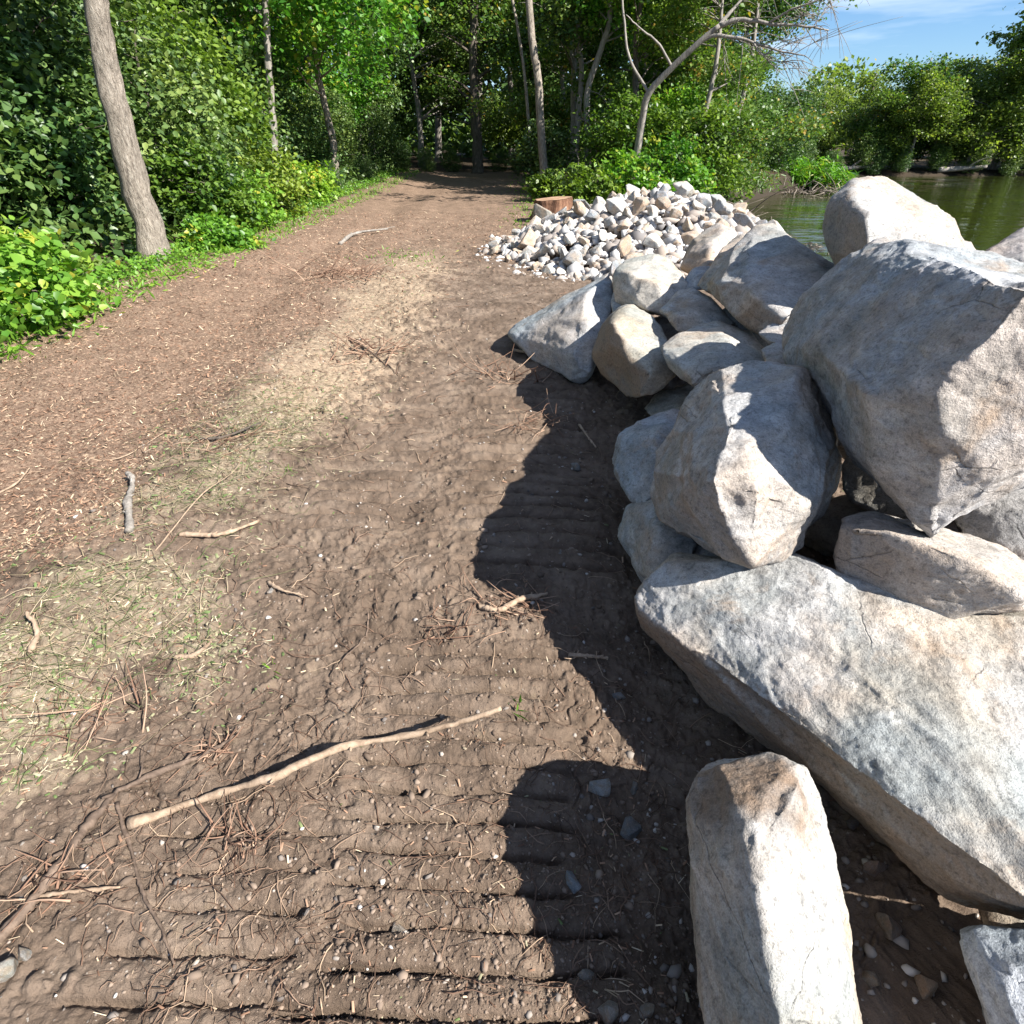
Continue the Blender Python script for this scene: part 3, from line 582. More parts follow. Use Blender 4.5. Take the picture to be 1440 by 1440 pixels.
# pebbles
g = np.random.default_rng(43); n = 4200; x = g.uniform(-2.2, 1.9, n); y = np.exp(g.uniform(math.log(.35), math.log(8), n)); kk = g.uniform(size=n) < (.25+.75*(x > .2)*(y < 4))
x, y = x[kk], y[kk]; stones_stuff('pebbles', x, y, np.clip(g.lognormal(math.log(.0065), .55, len(x)), .003, np.where(x > .35, .03, .013)), .001, 'small pebbles scattered in the soil', mat=PEB)
g = np.random.default_rng(47); n = 15000; a_ = g.uniform(R(-62), R(42), n); r_ = np.exp(g.uniform(math.log(.38), math.log(9), n)); x, y = r_*np.sin(a_), r_*np.cos(a_); kk = (x > -2.3)*(x < 1.8); x, y = x[kk], y[kk]
CLOD = bits_material('soil_clod', [(0, (.10, .072, .052)), (.5, (.16, .118, .088)), (1, (.24, .182, .138))], .95)
stones_stuff('soil_crumbs', x, y, np.clip(g.lognormal(math.log(.0042), .55, len(x)), .002, .022)*(.7+.14*np.hypot(x, y)), .0005, 'loose crumbs and clods of brown soil', mat=CLOD)
# larger single stones on the soil
STN = [(848, 1098, .045, 'pale upright stone in the shadow left of the pillar boulder', (1.0, .97, .93)), (890, 1150, .06, 'dark flat triangular stone in the shadow beside the pillar boulder', (.55, .55, .55)),
       (872, 965, .035, 'rounded grey pebble in shade at the foot of the long slab', (.8, .8, .8)), (560, 1308, .035, 'rounded brown stone sunk in the tread marks', (.75, .62, .5)),
       (806, 1240, .035, 'grey stone chip in the large shadow at the bottom', (.8, .85, .9)), (1232, 1215, .05, 'reddish stone in shade between pillar boulder and slab', (.75, .55, .45)), (1250, 1300, .05, 'brown stone in the dark gap right of the pillar boulder', (.8, .6, .45)),
       (1225, 1375, .028, 'small tan stone in the gap nearest the bottom edge', (1, .8, .6)), (1205, 1155, .04, 'rounded dark stone under the lower edge of the slab', (.6, .5, .45)), (1300, 1385, .04, 'orange brown stone beside the corner boulder', (.9, .65, .45)),
       (855, 1425, .035, 'tan stone at the bottom edge left of the pillar boulder', (1, .85, .7)), (910, 1420, .03, 'small sunlit pebble touching the foot of the pillar boulder', (1, .85, .7)), (828, 1370, .03, 'upright sliver of stone at the lower tip of the shadow', (1, .9, .78)),
       (28, 1375, .045, 'flat white stone at the bottom left edge', (1.25, 1.15, 1.0)), (45, 1355, .028, 'smaller white stone touching the flat white stone', (1.2, 1.1, 1.0)), (385, 842, .02, 'pale pebble in the soil left of centre', (1.1, 1.0, .9)),
       (810, 650, .05, 'clod like grey stone in the shadow of the heap', (.7, .65, .6)), (745, 690, .03, 'small stone in the upper shadow band', (.7, .65, .6)), (895, 1095, .022, 'round pebble above the dark triangular stone', (.7, .68, .65)), (1160, 1010+60, .05, 'rounded stone half buried below the slab edge', (.6, .52, .46))]
for i, (px, py, s, lb, tn) in enumerate(STN):
    p = PZ(px, py, .0); o = bpy.data.objects.new('stone', PROT[(i*5) % 12]); COL.objects.link(o); o.location = (p[0], p[1], H1(p[0], p[1])+s*.25)
    o.scale = (s, s, s*.9); o.rotation_euler = (.3*i, .2*i, 1.3*i); o.color = (*tn, 1); tag(o, lb, 'stone', 'single stones on the soil')
p = PZ(757, 306, .12); o = bpy.data.objects.new('stone', PROT[3]); COL.objects.link(o); o.location = (p[0], p[1]-.4, H1(p[0], p[1])+.18); o.scale = (.32, .3, .34); o.color = (.75, .7, .62, 1)
tag(o, 'rounded grey brown stone leaning on the left of the tree stump', 'stone')

def stick(name, label, pts, r0, r1, mat, lift=0.0, wob=.06, k=10, branches=(), cat='stick', end=None):
    """pts: photo pixels on the soil, optional third value = height above it"""
    W_ = []
    for q in pts:
        h = q[2] if len(q) > 2 else 0.0
        p = PZ(q[0], q[1], h); W_.append([p[0], p[1], H1(p[0], p[1])+h+lift])
    s = spline(W_, max(14, len(W_)*9)); s[:, 2] = np.maximum(s[:, 2], H(s[:, 0], s[:, 1])-.2*r0)
    n = len(s); kn = 1+.20*np.clip(np.interp(np.arange(n), np.arange(0, n+3, 3), RNG.normal(size=len(np.arange(0, n+3, 3)))), -1.5, 1.8)
    s[:, :2] += np.cumsum(RNG.normal(0, r0*.10, (n, 2)), axis=0)*.6+RNG.normal(0, r0*.14, (n, 2)); o0 = s[0].copy()
    mb = MB(); mb.tube(s-o0+[0, 0, r0*.6], np.linspace(r0, r1, n)*kn, k, wob)
    for t_ in (.22, .41, .63, .8):
        u_ = RNG.normal(size=3); u_[2] = abs(u_[2])*.5; u_ /= np.linalg.norm(u_); c_ = s[int(t_*(n-1))]-o0+[0, 0, r0*.6]; mb.tube(np.array([c_, c_+u_*r0*1.3, c_+u_*r0*2.0]), [r0*.42, r0*.3, r0*.18], 6, .1)
    for (t, dx, dy, dz, rr_) in branches:
        b = s[int(t*(n-1))]-o0+[0, 0, r0*.6]; m = np.linspace(0, 1, 8)[:, None]; q = b+np.array([dx, dy, dz])*m+np.sin(m*3)*np.array([.01, -.01, 0])
        mb.tube(q, np.linspace(rr_, rr_*.4, 8), 6, .08)
    o = link(name, mb.mesh(name), mat, loc=o0); tag(o, label, cat); return o
stick('stick', 'long smooth pale stick lying across the tread marks, raised at its right end', [(190, 1168), (300, 1122, .03), (390, 1100, .06), (480, 1060, .09), (600, 1030, .13), (700, 1000, .17)], .0135, .007, STICK, branches=[(.5, .012, .01, .012, .005)])
stick('root', 'thick brown root running off the lower left edge', [(-30, 1372), (40, 1300), (95, 1235), (130, 1180), (190, 1120), (290, 1075), (345, 1040)], .017, .005, ROOT, branches=[(.45, .10, .04, .02, .004), (.7, -.03, .1, .02, .003)], cat='root')
stick('root', 'thin dark forked root hanging down from the thick root toward the bottom edge', [(172, 1140), (190, 1200), (212, 1270), (238, 1320), (255, 1370)], .006, .002, ROOT, cat='root')
stick('root', 'orange brown root splinter crossing the thick root at the left', [(60, 1272), (110, 1268), (180, 1262)], .006, .003, STICK, cat='root')
stick('root', 'spread of reddish roots below the pale stick', [(300, 1195), (330, 1185), (370, 1182), (420, 1175)], .005, .001, ROOT, branches=[(.3, .06, -.06, .01, .002), (.5, .09, .01, .015, .002), (.1, -.09, -.03, .01, .002)], cat='root')
stick('root', 'wiry dark root curving over bare soil at the left', [(105, 965), (160, 975), (200, 1005), (232, 1030), (195, 1045)], .005, .002, ROOT, cat='root')
stick('root', 'crooked dark root in a crack of soil near the centre', [(520, 870), (515, 900), (490, 930), (465, 955)], .005, .002, ROOT, cat='root')
stick('branch', 'flat split light brown branch at the edge of the heap shadow', [(672, 862), (700, 866, .01), (735, 852, .02), (772, 838, .03)], .012, .008, STICK, branches=[(.2, .04, -.05, .02, .005), (.5, .05, -.03, .01, .004)], cat='branch')
stick('bark_piece', 'upright pointing strip of grey bark in the green litter', [(196, 778), (192, 735, .01), (196, 700, .03), (190, 688, .03)], .016, .013, BARKG, cat='bark')
stick('stick', 'pale curved broken stick beside the strip of grey bark', [(262, 774), (300, 770, .015), (330, 762, .015), (370, 742, .02)], .012, .006, STICK, branches=[(.55, .03, .04, .01, .004)])
stick('stick', 'short peeled splinter lying below the pale curved stick', [(380, 828), (400, 842, .01), (435, 852)], .008, .003, STICK)
stick('stick', 'long thin straw coloured stem rising through the green litter', [(230, 800), (290, 720, .03), (330, 680, .05), (345, 660, .06)], .0035, .0015, STICK)
stick('stick', 'thin pale stem lying across wood chips above the green litter', [(120, 660), (180, 648, .01), (240, 618, .02)], .005, .002, STICK)
stick('branch', 'dark burnt looking twig cluster at the top of the green litter', [(285, 640), (320, 632, .03), (370, 610, .05)], .009, .003, BARKD, branches=[(.3, .1, .05, .04, .003), (.6, -.04, .12, .05, .003), (.8, .1, -.02, .02, .002)], cat='branch')
stick('branch', 'spray of bare brown twigs on the mid track', [(490, 480), (520, 500, .02), (560, 528, .01)], .010, .003, ROOT, branches=[(.1, .3, -.2, .02, .004), (.3, .25, -.45, .02, .004), (.5, -.2, -.2, .02, .003), (.6, .3, .1, .02, .003)], cat='branch')
stick('stick', 'short cut stick standing out of the soil beneath the leaf litter', [(60, 945), (68, 915, .02), (55, 892, .04)], .009, .006, STICK)
stick('stick', 'pale curled splinter near a dark hole in soil', [(250, 932), (275, 925, .015), (300, 908, .03)], .010, .006, STICK)
stick('stick', 'small pale twig poking from shadow beside the wedge boulder', [(815, 590), (828, 605, .05), (838, 622, .03)], .008, .004, STICK)
stick('branch', 'light wood splinter at the foot of the wedge boulder', [(722, 495), (745, 500, .02), (775, 492, .05), (800, 500, .04)], .014, .005, STICK, cat='branch')
stick('root', 'broken root stub with frayed end in the shadow by the long slab', [(800, 918), (830, 915, .02), (858, 914, .02)], .010, .005, STICK, branches=[(.2, -.05, -.03, .02, .003)], cat='root')
stick('stick', 'pale twig lying over wood chips at the far left edge', [(0, 705), (30, 690, .01), (48, 668, .01)], .006, .003, STICK)
stick('root', 'old fallen branch half sunk on the far part of the track', [(478, 345), (500, 332, .03), (545, 325, .05)], .03, .015, BARKG, branches=[(.6, .6, .4, .05, .01)], cat='branch')

# ------------------------------------------------------------ foliage tools
LT4 = np.array([[0, 0, 0], [.36, .45, .07], [0, 1, 0], [-.36, .45, .07]])
LT6 = np.array([[0, 0, 0], [.34, .26, .06], [.28, .66, .05], [0, 1.02, -.04], [-.28, .66, .05], [-.34, .26, .06]])
LNAR = np.array([[0, 0, 0], [.11, .4, .03], [0, 1.1, -.08], [-.11, .4, .03]])
def leaves(name, c, size, tpl, mat, seed, upb=.6, shade=None):
    """c: (n,3) leaf bases"""
    g = np.random.default_rng(seed); n = len(c)
    nrm = g.normal(size=(n, 3))*.75; nrm[:, 2] = np.abs(nrm[:, 2])*.6+upb; nrm[:, 0] += .15; nrm /= np.linalg.norm(nrm, axis=1)[:, None]
    t = g.normal(size=(n, 3)); t[:, 2] -= .35; t -= (t*nrm).sum(1)[:, None]*nrm; t /= np.linalg.norm(t, axis=1)[:, None]; b = np.cross(t, nrm)
    s = (size*g.uniform(.55, 1.25, n))[:, None, None]
    v = c[:, None]+s*(tpl[None, :, 0:1]*b[:, None]+tpl[None, :, 1:2]*t[:, None]+tpl[None, :, 2:3]*nrm[:, None])
    k = len(tpl); off = (np.arange(n)*k)[:, None, None]
    if k == 4: f = (np.array([[0, 1, 2], [0, 2, 3]])[None]+off).reshape(-1, 3)
    else: f = (np.array([[0, 1, 2, 3], [0, 3, 4, 5]])[None]+off).reshape(-1, 4)
    me = mesh_np(name, v.reshape(-1, 3), f, False)
    vv = np.clip(g.normal(.5, .2, n) if shade is None else shade+g.normal(0, .16, n), 0, 1); attr(me, 'v', np.repeat(vv, k)); me.materials.append(mat)
    return me
def clump_leaves(blobs, nclump, per, spread, seed, hollow=.45):
    """blobs: (cx,cy,cz,rx,ry,rz); returns leaf bases, clump centres, per-leaf tone"""
    g = np.random.default_rng(seed); B = np.array(blobs, float); w = B[:, 3]*B[:, 4]*B[:, 5]; w = w**.8; w /= w.sum()
    bi = g.choice(len(B), nclump, p=w); d = g.normal(size=(nclump, 3)); d /= np.linalg.norm(d, axis=1)[:, None]
    rad = (hollow+(1-hollow)*g.uniform(0, 1, nclump)**.6)[:, None]
    C = B[bi, :3]+d*rad*B[bi, 3:6]*(1+.16*fbm(d*2.3+seed, 2))[:, None]
    m = g.poisson(per, nclump)+2; idx = np.repeat(np.arange(nclump), m); sp = spread*g.uniform(.6, 1.4, nclump)
    Lf = C[idx]+g.normal(size=(len(idx), 3))*sp[idx, None]*np.array([1, 1, .6])
    tone = g.normal(.5, .23, nclump)
    return Lf, C, tone[idx]
def tree(name, label, cat, x, y, trunk, blobs, nclump, per, spread, lsize, tpl=LT4, leafm=None, bark=None, seed=1, limbs=14, group=None, r0=.15, r1=.05, upb=.6, k=9, bare=0, floor=.05, z=None):
    """trunk: list of points relative to the base"""
    z = H1(x, y)-.05 if z is None else z; root = empty(name, (x, y, z)); tag(root, label, cat, group)
    T = spline(trunk, 26); mb = MB(); n = len(T); rad = np.linspace(r0, r1, n); rad[0] *= 1.35; rad[1] *= 1.15
    g = np.random.default_rng(seed+500)
    mb.tube(T+g.normal(0, r0*.06, (n, 3))*np.array([1, 1, 0]), rad, k, .05)
    if blobs:
        Lf, C, tone = clump_leaves(blobs, nclump, per, spread, seed)
        ok = Lf[:, 2] > floor; Lf, tone = Lf[ok], tone[ok]
        root_c = link('crown', leaves('crown', Lf, lsize, tpl, leafm or LEAF, seed, upb, tone), None, root)
    else: C = np.zeros((0, 3))
    for q in range(limbs):
        if len(C): e = C[g.integers(len(C))]
        else: e = T[-1]+g.normal(size=3)
        i = int(np.clip(np.searchsorted(T[:, 2], e[2]-.25*np.hypot(*(e-T[-1])[:2])-.4), 4, n-2)); s0 = T[i]
        mid = (s0+e)/2+g.normal(0, .12, 3)*np.linalg.norm(e-s0)*.5+np.array([0, 0, .06*np.linalg.norm(e-s0)])
        L_ = spline([s0, mid, e], 9); mb.tube(L_, np.linspace(max(rad[i]*.42, .012), .006, 9), 5, .08)
        for w in range(2+bare):
            j = g.integers(3, 8); u = g.normal(size=3); u[2] = abs(u[2])*.3; u /= np.linalg.norm(u); ll = np.linalg.norm(e-s0)*g.uniform(.25, .5)
            mb.tube(spline([L_[j], L_[j]+u*ll*.5+g.normal(0, .05, 3), L_[j]+u*ll+[0, 0, -.08*ll]], 6), np.linspace(.009, .003, 6), 4)
    link('trunk', mb.mesh('trunk'), bark or BARKD, root)
    return root
def dup(root, x, y, rz, s, label=None, z=None, group=None):
    r = root.copy(); COL.objects.link(r); r.location = (x, y, H1(x, y)-.05 if z is None else z); r.rotation_euler = (0, 0, rz); r.scale = (s, s, s*random.uniform(.92, 1.08))
    if label: r['label'] = label
    if group: r['group'] = group
    for ch in list(root.children):
        c = ch.copy(); COL.objects.link(c); c.parent = r
    return r

# ---- left edge: the pale leaning trunk and its neighbours
def at(px, py, d): return P(px, py, d)
def trunk_from(pix, base):
    return [np.array(P(*q))-base for q in pix]
b0 = PZ(222, 366, .1); b0[2] = H1(b0[0], b0[1])-.05
tp = [np.zeros(3)]+up_from(b0, 8.2, [(200, 290, 8.2), (175, 200, 8.2), (152, 100, 8.2), (135, 10, 8.2), (100, -160, 8.1), (60, -400, 8.0)])
tree('broadleaf_tree', 'pale barked leaning tree rising from the shrubs at the left', 'tree', b0[0], b0[1], tp, [(-1.5, 1.0, 5.0, 2.2, 2.2, 1.5), (-.5, .5, 4.2, 1.2, 1.2, .7)], 260, 26, .2, .11, LT4, LEAFD, BARK, 3, 16, None, .20, .085, k=14)
b1 = PZ(474, 268, .1); b1[2] = H1(b1[0], b1[1])-.05
tree('slender_tree', 'slim brown trunk with bright leafy crown where the shrubs meet the far track', 'tree', b1[0], b1[1], [np.zeros(3)]+up_from(b1, 20, [(468, 200, 20), (455, 140, 20), (440, 60, 20), (430, -60, 20)]),
     [(-.6, -1.5, 4.6, 2.6, 2.4, 1.6), (1.7, -2.0, 4.2, 1.7, 1.6, 1.3), (-.6, -.5, 6.8, 2.6, 2.4, 1.6)], 420, 26, .26, .17, LT4, LEAFB, BARK, 5, 20, None, .13, .06)
b2 = PZ(388, 262, .1); b2 = P(388, 255, 16.0); b2[2] = H1(b2[0], b2[1])-.05
tree('slender_tree', 'thin grey trunk draped with vines behind the shrub wall', 'tree', b2[0], b2[1], [np.zeros(3)]+up_from(b2, 16, [(385, 200, 16), (378, 100, 16), (374, 30, 16), (370, -120, 16)]),
     [(-.3, .2, 2.6, .5, .5, 2.0), (0, 0, 5.5, 2.0, 2.0, 1.4)], 260, 24, .18, .10, LT4, LEAF, BARKG, 6, 10, None, .12, .07)

# ---- shrubs along the left edge (nearest ones individually described)
def shrub(name, label, x, y, w, h, seed, leafm, lsize=.08, ncl=170, per=22, tpl=LT6, group='shrubs along the left of the track', spread=None, cat='shrub', depth=None):
    dp = depth or w
    return tree(name, label, cat, x, y, [(0, 0, 0), (.05*w, .05, .3*h), (.1*w, 0, .6*h)], [(0, 0, h*.45, w*.55, dp*.55, h*.5), (.25*w, -.2*dp, h*.3, w*.45, dp*.4, h*.33), (-.28*w, .15*dp, h*.55, w*.4, dp*.4, h*.4)],
                ncl, per, spread or .05*w+.04, lsize, tpl, leafm, BARKD, seed, 22, group, .035, .012, k=6)
SH_ = [(-4.95, 4.3, 1.5, 1.15, 51, LEAFB, .10, 'bright green bramble mound at the lower left edge'), (-4.75, 5.6, 1.3, .85, 52, LEAFB, .095, 'low lime green bramble spilling onto wood chips, second from the left edge'),
       (-5.9, 5.6, 1.8, 2.0, 53, LEAFB, .11, 'light green shrub with large maple shaped leaves left of the pale trunk'), (-7.0, 6.0, 2.4, 3.4, 54, LEAFD, .12, 'tall dark shrub with round bluish leaves at the left edge'),
       (-5.6, 7.2, 1.0, .55, 55, LEAF, .08, 'low green bramble just in front of the pale trunk'), (-4.6, 9.9, .9, .5, 56, LEAFB, .08, 'low yellow green weeds at the foot of the pale trunk'),
       (-7.6, 9.9, 2.4, 3.4, 57, LEAFD, .11, 'dark leafy shrub directly behind the pale trunk'), (-5.3, 11.2, 1.4, 1.6, 58, LEAF, .09, 'mid green rounded shrub right of the pale trunk'),
       (-5.2, 12.0, 1.4, 1.1, 59, LEAFB, .09, 'low bright shrub halfway along the left edge of the track'), (-6.6, 12.2, 2.6, 3.6, 60, LEAFD, .11, 'high bluish green shrub wall beside the vine draped trunk'),
       (-5.5, 14.2, 1.7, 1.5, 61, LEAF, .10, 'green bush in front of the slim brown trunk'), (-7.0, 15.2, 2.8, 4.2, 62, LEAF, .12, 'tall leafy shrub mass between the two slim left trunks'),
       (-5.4, 16.8, 1.6, 1.0, 63, LEAFB, .11, 'low sunlit bush near the foot of the slim brown trunk'), (-8.2, 9.0, 3.0, 4.6, 64, LEAFD, .13, 'tall dark thicket at the upper left corner'),
       (-7.9, 11.5, 2.8, 4.8, 65, LEAFD, .12, 'dense dark thicket above the shrub wall')]
for (x, y, w, h, sd, lm, ls, lb) in SH_:
    shrub('shrub', lb, x, y, w, h, sd, lm, ls, ncl=int(110+80*w*h/2), per=20)
gs = [shrub('shrub', 'leafy undergrowth shrub packed in the left thicket', -8.4, 5.6, 3.0, 4.6, 81, LEAFD, .14, 420, 22, LT4, 'undergrowth shrubs in the left thicket')]
for k, (x, y, s) in enumerate([(-10, 7.5, 1.2), (-9.8, 11, 1.3), (-9.8, 15, 1.3), (-8.6, 18, 1.1), (-7.2, 19.2, .8), (-6.6, 21.5, .6), (-9.8, 21, 1.1), (-6.9, 25, .7), (-5.9, 28.5, .55), (-9, 27, 1.0), (-10, 4.2, 1.2)]):
    dup(gs[0], x, y, k*1.3, s)

# ---- woodland: a few tree shapes, copied
wood_protos = []
for k, (lm, ls) in enumerate([(LEAF, .17), (LEAFD, .17), (LEAFB, .16), (LEAFW, .16)]):
    hgt = 9.5; rr = np.random.default_rng(200+k); bl = []
    for q in range(9): bl.append((rr.normal(0, 1.3), rr.normal(0, 1.3), rr.uniform(1.6, 8.8), rr.uniform(.9, 1.7), rr.uniform(.9, 1.7), rr.uniform(.5, 1.1)))
    wood_protos.append((k, lm, ls, bl))
def wood_tree(k, x, y, label, group):
    k_, lm, ls, bl = wood_protos[k]
    return tree('broadleaf_tree', label, 'tree', x, y, [(0, 0, 0), (.15, .1, 2.5), (-.1, .2, 5.5), (.2, 0, 9.0)], bl, 620, 24, .30, ls, LT4, lm, [BARKD, BARKG][k % 2], 220+k, 26, group, .17, .05)
WP = []
WP.append(wood_tree(0, -8.8, 23.5, 'green woodland tree in the thicket left of the far track', 'woodland trees left of the track'))
WP.append(wood_tree(1, -10.5, 17.0, 'green woodland tree in the thicket left of the far track', 'woodland trees left of the track'))
WP.append(wood_tree(2, -7.6, 26.5, 'green woodland tree in the thicket left of the far track', 'woodland trees left of the track'))
WP.append(wood_tree(3, 6.3, 22.5, 'yellowish green tree in the grove between track and river', 'grove trees between track and river'))
for k, (x, y, p, s) in enumerate([(-12, 10, 1, 1.0), (-12.5, 14, 0, 1.0), (-11.5, 20.5, 0, .95), (-12, 25, 1, 1.1), (-10.5, 29, 0, 1.1), (-14.5, 18, 1, 1.2), (-15, 30, 0, 1.3), (-7.0, 31, 1, .8), (-11, 6, 1, 1.0), (-14, 12, 1, 1.25)]):
    dup(WP[p], x, y, k*1.7+.4, s, 'green woodland tree in the thicket left of the far track', group='woodland trees left of the track')
for k, (x, y, p, s) in enumerate([(-4.6, 34, 1, .95), (-1.8, 36, 1, 1.0), (.8, 35, 0, .9), (-7.5, 36, 1, 1.15), (3.2, 33, 1, 1.0), (-4.5, 41, 1, 1.3), (0, 42, 1, 1.3), (4.6, 40, 0, 1.3), (-10, 42, 0, 1.5), (8.5, 42, 1, 1.3), (-15, 44, 1, 1.6), (-2.4, 47, 1, 1.6), (12.5, 47, 0, 1.2)]):
    dup(WP[p], x, y, k*2.1+.9, s, 'dark woodland tree closing off the far end of the track', group='woodland trees at the end of the track')
for k, (x, y, p, s) in enumerate([(3.6, 20.5, 0, .75), (2.3, 25, 1, .85), (5.0, 27, 0, .95), (8.4, 26.0, 3, .85), (7.6, 31, 2, .9), (10.5, 33, 3, .95), (2.2, 29.5, 3, .9), (13.2, 40, 0, .95), (5.2, 18.6, 3, .62)]):
    dup(WP[p], x, y, k*1.1+.3, s, 'yellowish green tree in the grove between track and river', group='grove trees between track and river')
# ---- individually recognisable trunks of the middle
def pixtree(name, label, px, py, d, pix, **kw):
    b = P(px, py, d); b[2] = H1(b[0], b[1])-.05
    return tree(name, label, 'tree', b[0], b[1], [np.zeros(3)]+up_from(b, d, pix), **kw)
pixtree('old_tree', 'dark gnarled tree with spreading low limbs at the end of the track', 672, 246, 27, [(671, 210, 27), (668, 150, 27), (665, 80, 27), (668, -40, 27)],
        blobs=[(0, 0, 5.6, 2.2, 2, .9), (-1.5, 0, 3.6, 1.0, 1, .5), (1.4, 0, 4.2, 1.0, 1, .6), (0, 0, 7.5, 2.5, 2, 1.4)], nclump=260, per=20, spread=.25, lsize=.16, leafm=LEAFW, bark=BARKD, seed=310, limbs=26, r0=.27, r1=.14, bare=2)
pixtree('dead_tree', 'straight bare pole like trunk with peeling bark beside the stump', 767, 285, 18, [(762, 200, 18), (757, 120, 18), (748, 50, 18), (740, -40, 18), (732, -160, 18)],
        blobs=[(-.1, 0, 7.2, 1.2, 1.2, .8)], nclump=60, per=14, spread=.2, lsize=.14, leafm=LEAF, bark=BARK, seed=311, limbs=5, r0=.13, r1=.085)
pixtree('slender_tree', 'very thin pale stem just left of the bare pole trunk', 748, 270, 20, [(744, 180, 20), (738, 110, 20), (728, 40, 20), (712, -40, 20)],
        blobs=[(-.3, 0, 7.0, 1.4, 1.2, .8)], nclump=70, per=16, spread=.2, lsize=.14, leafm=LEAFW, bark=BARK, seed=312, limbs=5, r0=.06, r1=.04)
pixtree('slender_tree', 'grey curving trunk right of the bare pole, upright in the grove', 808, 262, 20, [(812, 180, 20), (818, 100, 20), (812, 50, 20), (822, -30, 20), (826, -150, 20)],
        blobs=[(.3, .5, 5.5, 1.8, 1.5, 1.6)], nclump=170, per=20, spread=.22, lsize=.14, leafm=LEAFW, bark=BARKG, seed=313, limbs=12, r0=.10, r1=.065)
pixtree('slender_tree', 'forked pale trunk bending to the right in the grove', 822, 262, 19, [(826, 190, 19), (826, 130, 19), (845, 70, 19), (858, 20, 19), (850, -60, 19)],
        blobs=[(.9, .5, 5.2, 1.7, 1.5, 1.3)], nclump=170, per=20, spread=.22, lsize=.14, leafm=LEAFB, bark=BARKG, seed=314, limbs=12, r0=.11, r1=.07)
pixtree('sapling', 'short bare sapling leaning right above the shrubs', 825, 235, 17.5, [(842, 205, 17.5), (858, 175, 17.5), (875, 150, 17.5)],
        blobs=[], nclump=0, per=0, spread=.2, lsize=.1, bark=BARKG, seed=315, limbs=3, r0=.07, r1=.03)
# leaning tree with the bare crown over the river
bl = P(884, 285, 14.5); bl[2] = H1(bl[0], bl[1])-.05
rt = empty('leaning_tree', bl); tag(rt, 'leaning crooked tree behind the rubble pile with bare twigs reaching over the river', 'tree')
mb = MB(); g = np.random.default_rng(9)
def pb(lst, r0, r1, n=18, k=8):
    s = spline(up_from(bl, 14.5, lst), n); s += g.normal(0, r0*.12, s.shape); mb.tube(s, np.linspace(r0, r1, n), k, .05); return s
m0 = spline([np.zeros(3)]+up_from(bl, 14.5, [(896, 215, 14.4), (904, 165, 14.3), (912, 132, 14.2), (945, 95, 14.0), (985, 58, 13.8), (1012, 36, 13.7)]), 30); mb.tube(m0, np.linspace(.095, .05, 30), 10, .05)
bb = [pb([(1012, 36, 13.7), (1040, 28, 13.6), (1080, 33, 13.4), (1120, 36, 13.2), (1165, 42, 13.0)], .05, .012), pb([(985, 58, 13.8), (1005, 50, 13.7), (1045, 55, 13.5), (1090, 70, 13.3), (1130, 78, 13.0)], .045, .01),
      pb([(1005, 42, 13.7), (1030, 15, 13.8), (1060, -20, 13.9), (1100, -60, 14)], .045, .015), pb([(1080, 33, 13.4), (1110, 15, 13.2), (1150, 0, 13), (1180, -20, 13)], .025, .006), pb([(912, 132, 14.2), (885, 80, 14.4), (878, 30, 14.5), (872, -40, 14.6)], .035, .02),
      pb([(1045, 55, 13.5), (1042, 90, 13.5), (1035, 150, 13.5)], .012, .004), pb([(1060, 62, 13.4), (1070, 75, 13.4), (1085, 85, 13.3), (1120, 88, 13.1)], .02, .005), pb([(945, 95, 14), (925, 60, 14), (900, 40, 14), (880, 20, 14)], .03, .01)]
for s in bb[:4]+[bb[6]]:
    for q in range(17):
        i = g.integers(5, 18); p = s[i]; a = np.array([g.uniform(.1, 1.0), g.normal(0, .5), g.normal(-.05, .45)]); ll = g.uniform(.35, 1.3)
        t1 = p+a*ll*.5+g.normal(0, .05, 3); t2 = p+a*ll+np.array([.05, 0, -.12*ll]); mb.tube(spline([p, t1, t2], 8), np.linspace(.009, .003, 8), 4)
        for w in range(2):
            a2 = a+g.normal(0, .5, 3); mb.tube(spline([t1, t1+a2*ll*.25, t1+a2*ll*.5+[0, 0, -.05]], 6), np.linspace(.006, .002, 6), 4)
link('trunk', mb.mesh('trunk'), BARKG, rt)
Lf, C, tone = clump_leaves([(2.7, -.4, 4.4, .9, .6, .4), (3.9, -.5, 4.2, .5, .4, .25), (-1.2, 0, 5.0, 1.4, 1, .8), (1.2, -.2, 4.9, 1.0, .8, .5)], 70, 16, .12, 77); link('crown', leaves('crown', Lf, .12, LT4, LEAFW, 78, .5, tone), None, rt)

# ---- shrubs at right of the track, behind the rubble
RS = [(1.9, 15.6, 1.1, 1.1, LEAF, 'small green shrub right beside the stump'), (3.0, 15.9, 1.3, 1.5, LEAFB, 'yellow green shrub with autumn tinted leaves left of the leaning tree'), (4.1, 16.6, 1.4, 1.7, LEAFB, 'bright shrub right behind the leaning tree'),
      (4.9, 17.9, 1.9, 2.6, LEAF, 'full green bush between leaning tree and riverbank'), (5.3, 20.2, 2.0, 3.2, LEAFB, 'big bright green bush at the river edge of the grove'), (6.3, 23.2, 2.4, 4.4, LEAFW, 'tall willow like bush overhanging the river'), (7.4, 26.8, 2.6, 3.9, LEAFB, 'sunny bush farthest along the near riverbank'),
      (1.1, 18.2, .9, .9, LEAF, 'low weeds around the foot of the bare pole trunk'), (1.2, 21.5, 1.6, 2.2, LEAFD, 'dark bush behind the bare pole trunk'), (3.4, 19.0, 2.2, 3.0, LEAF, 'broad shrub behind the forked pale trunk')]
for k, (x, y, w, h, lm, lb) in enumerate(RS):
    shrub('shrub', lb, x, y, w, h, 400+k, lm, .12, int(90+40*w*h), 18, LT4 if lm is not LEAFW else LNAR*1.3, 'shrubs between the track and the river')
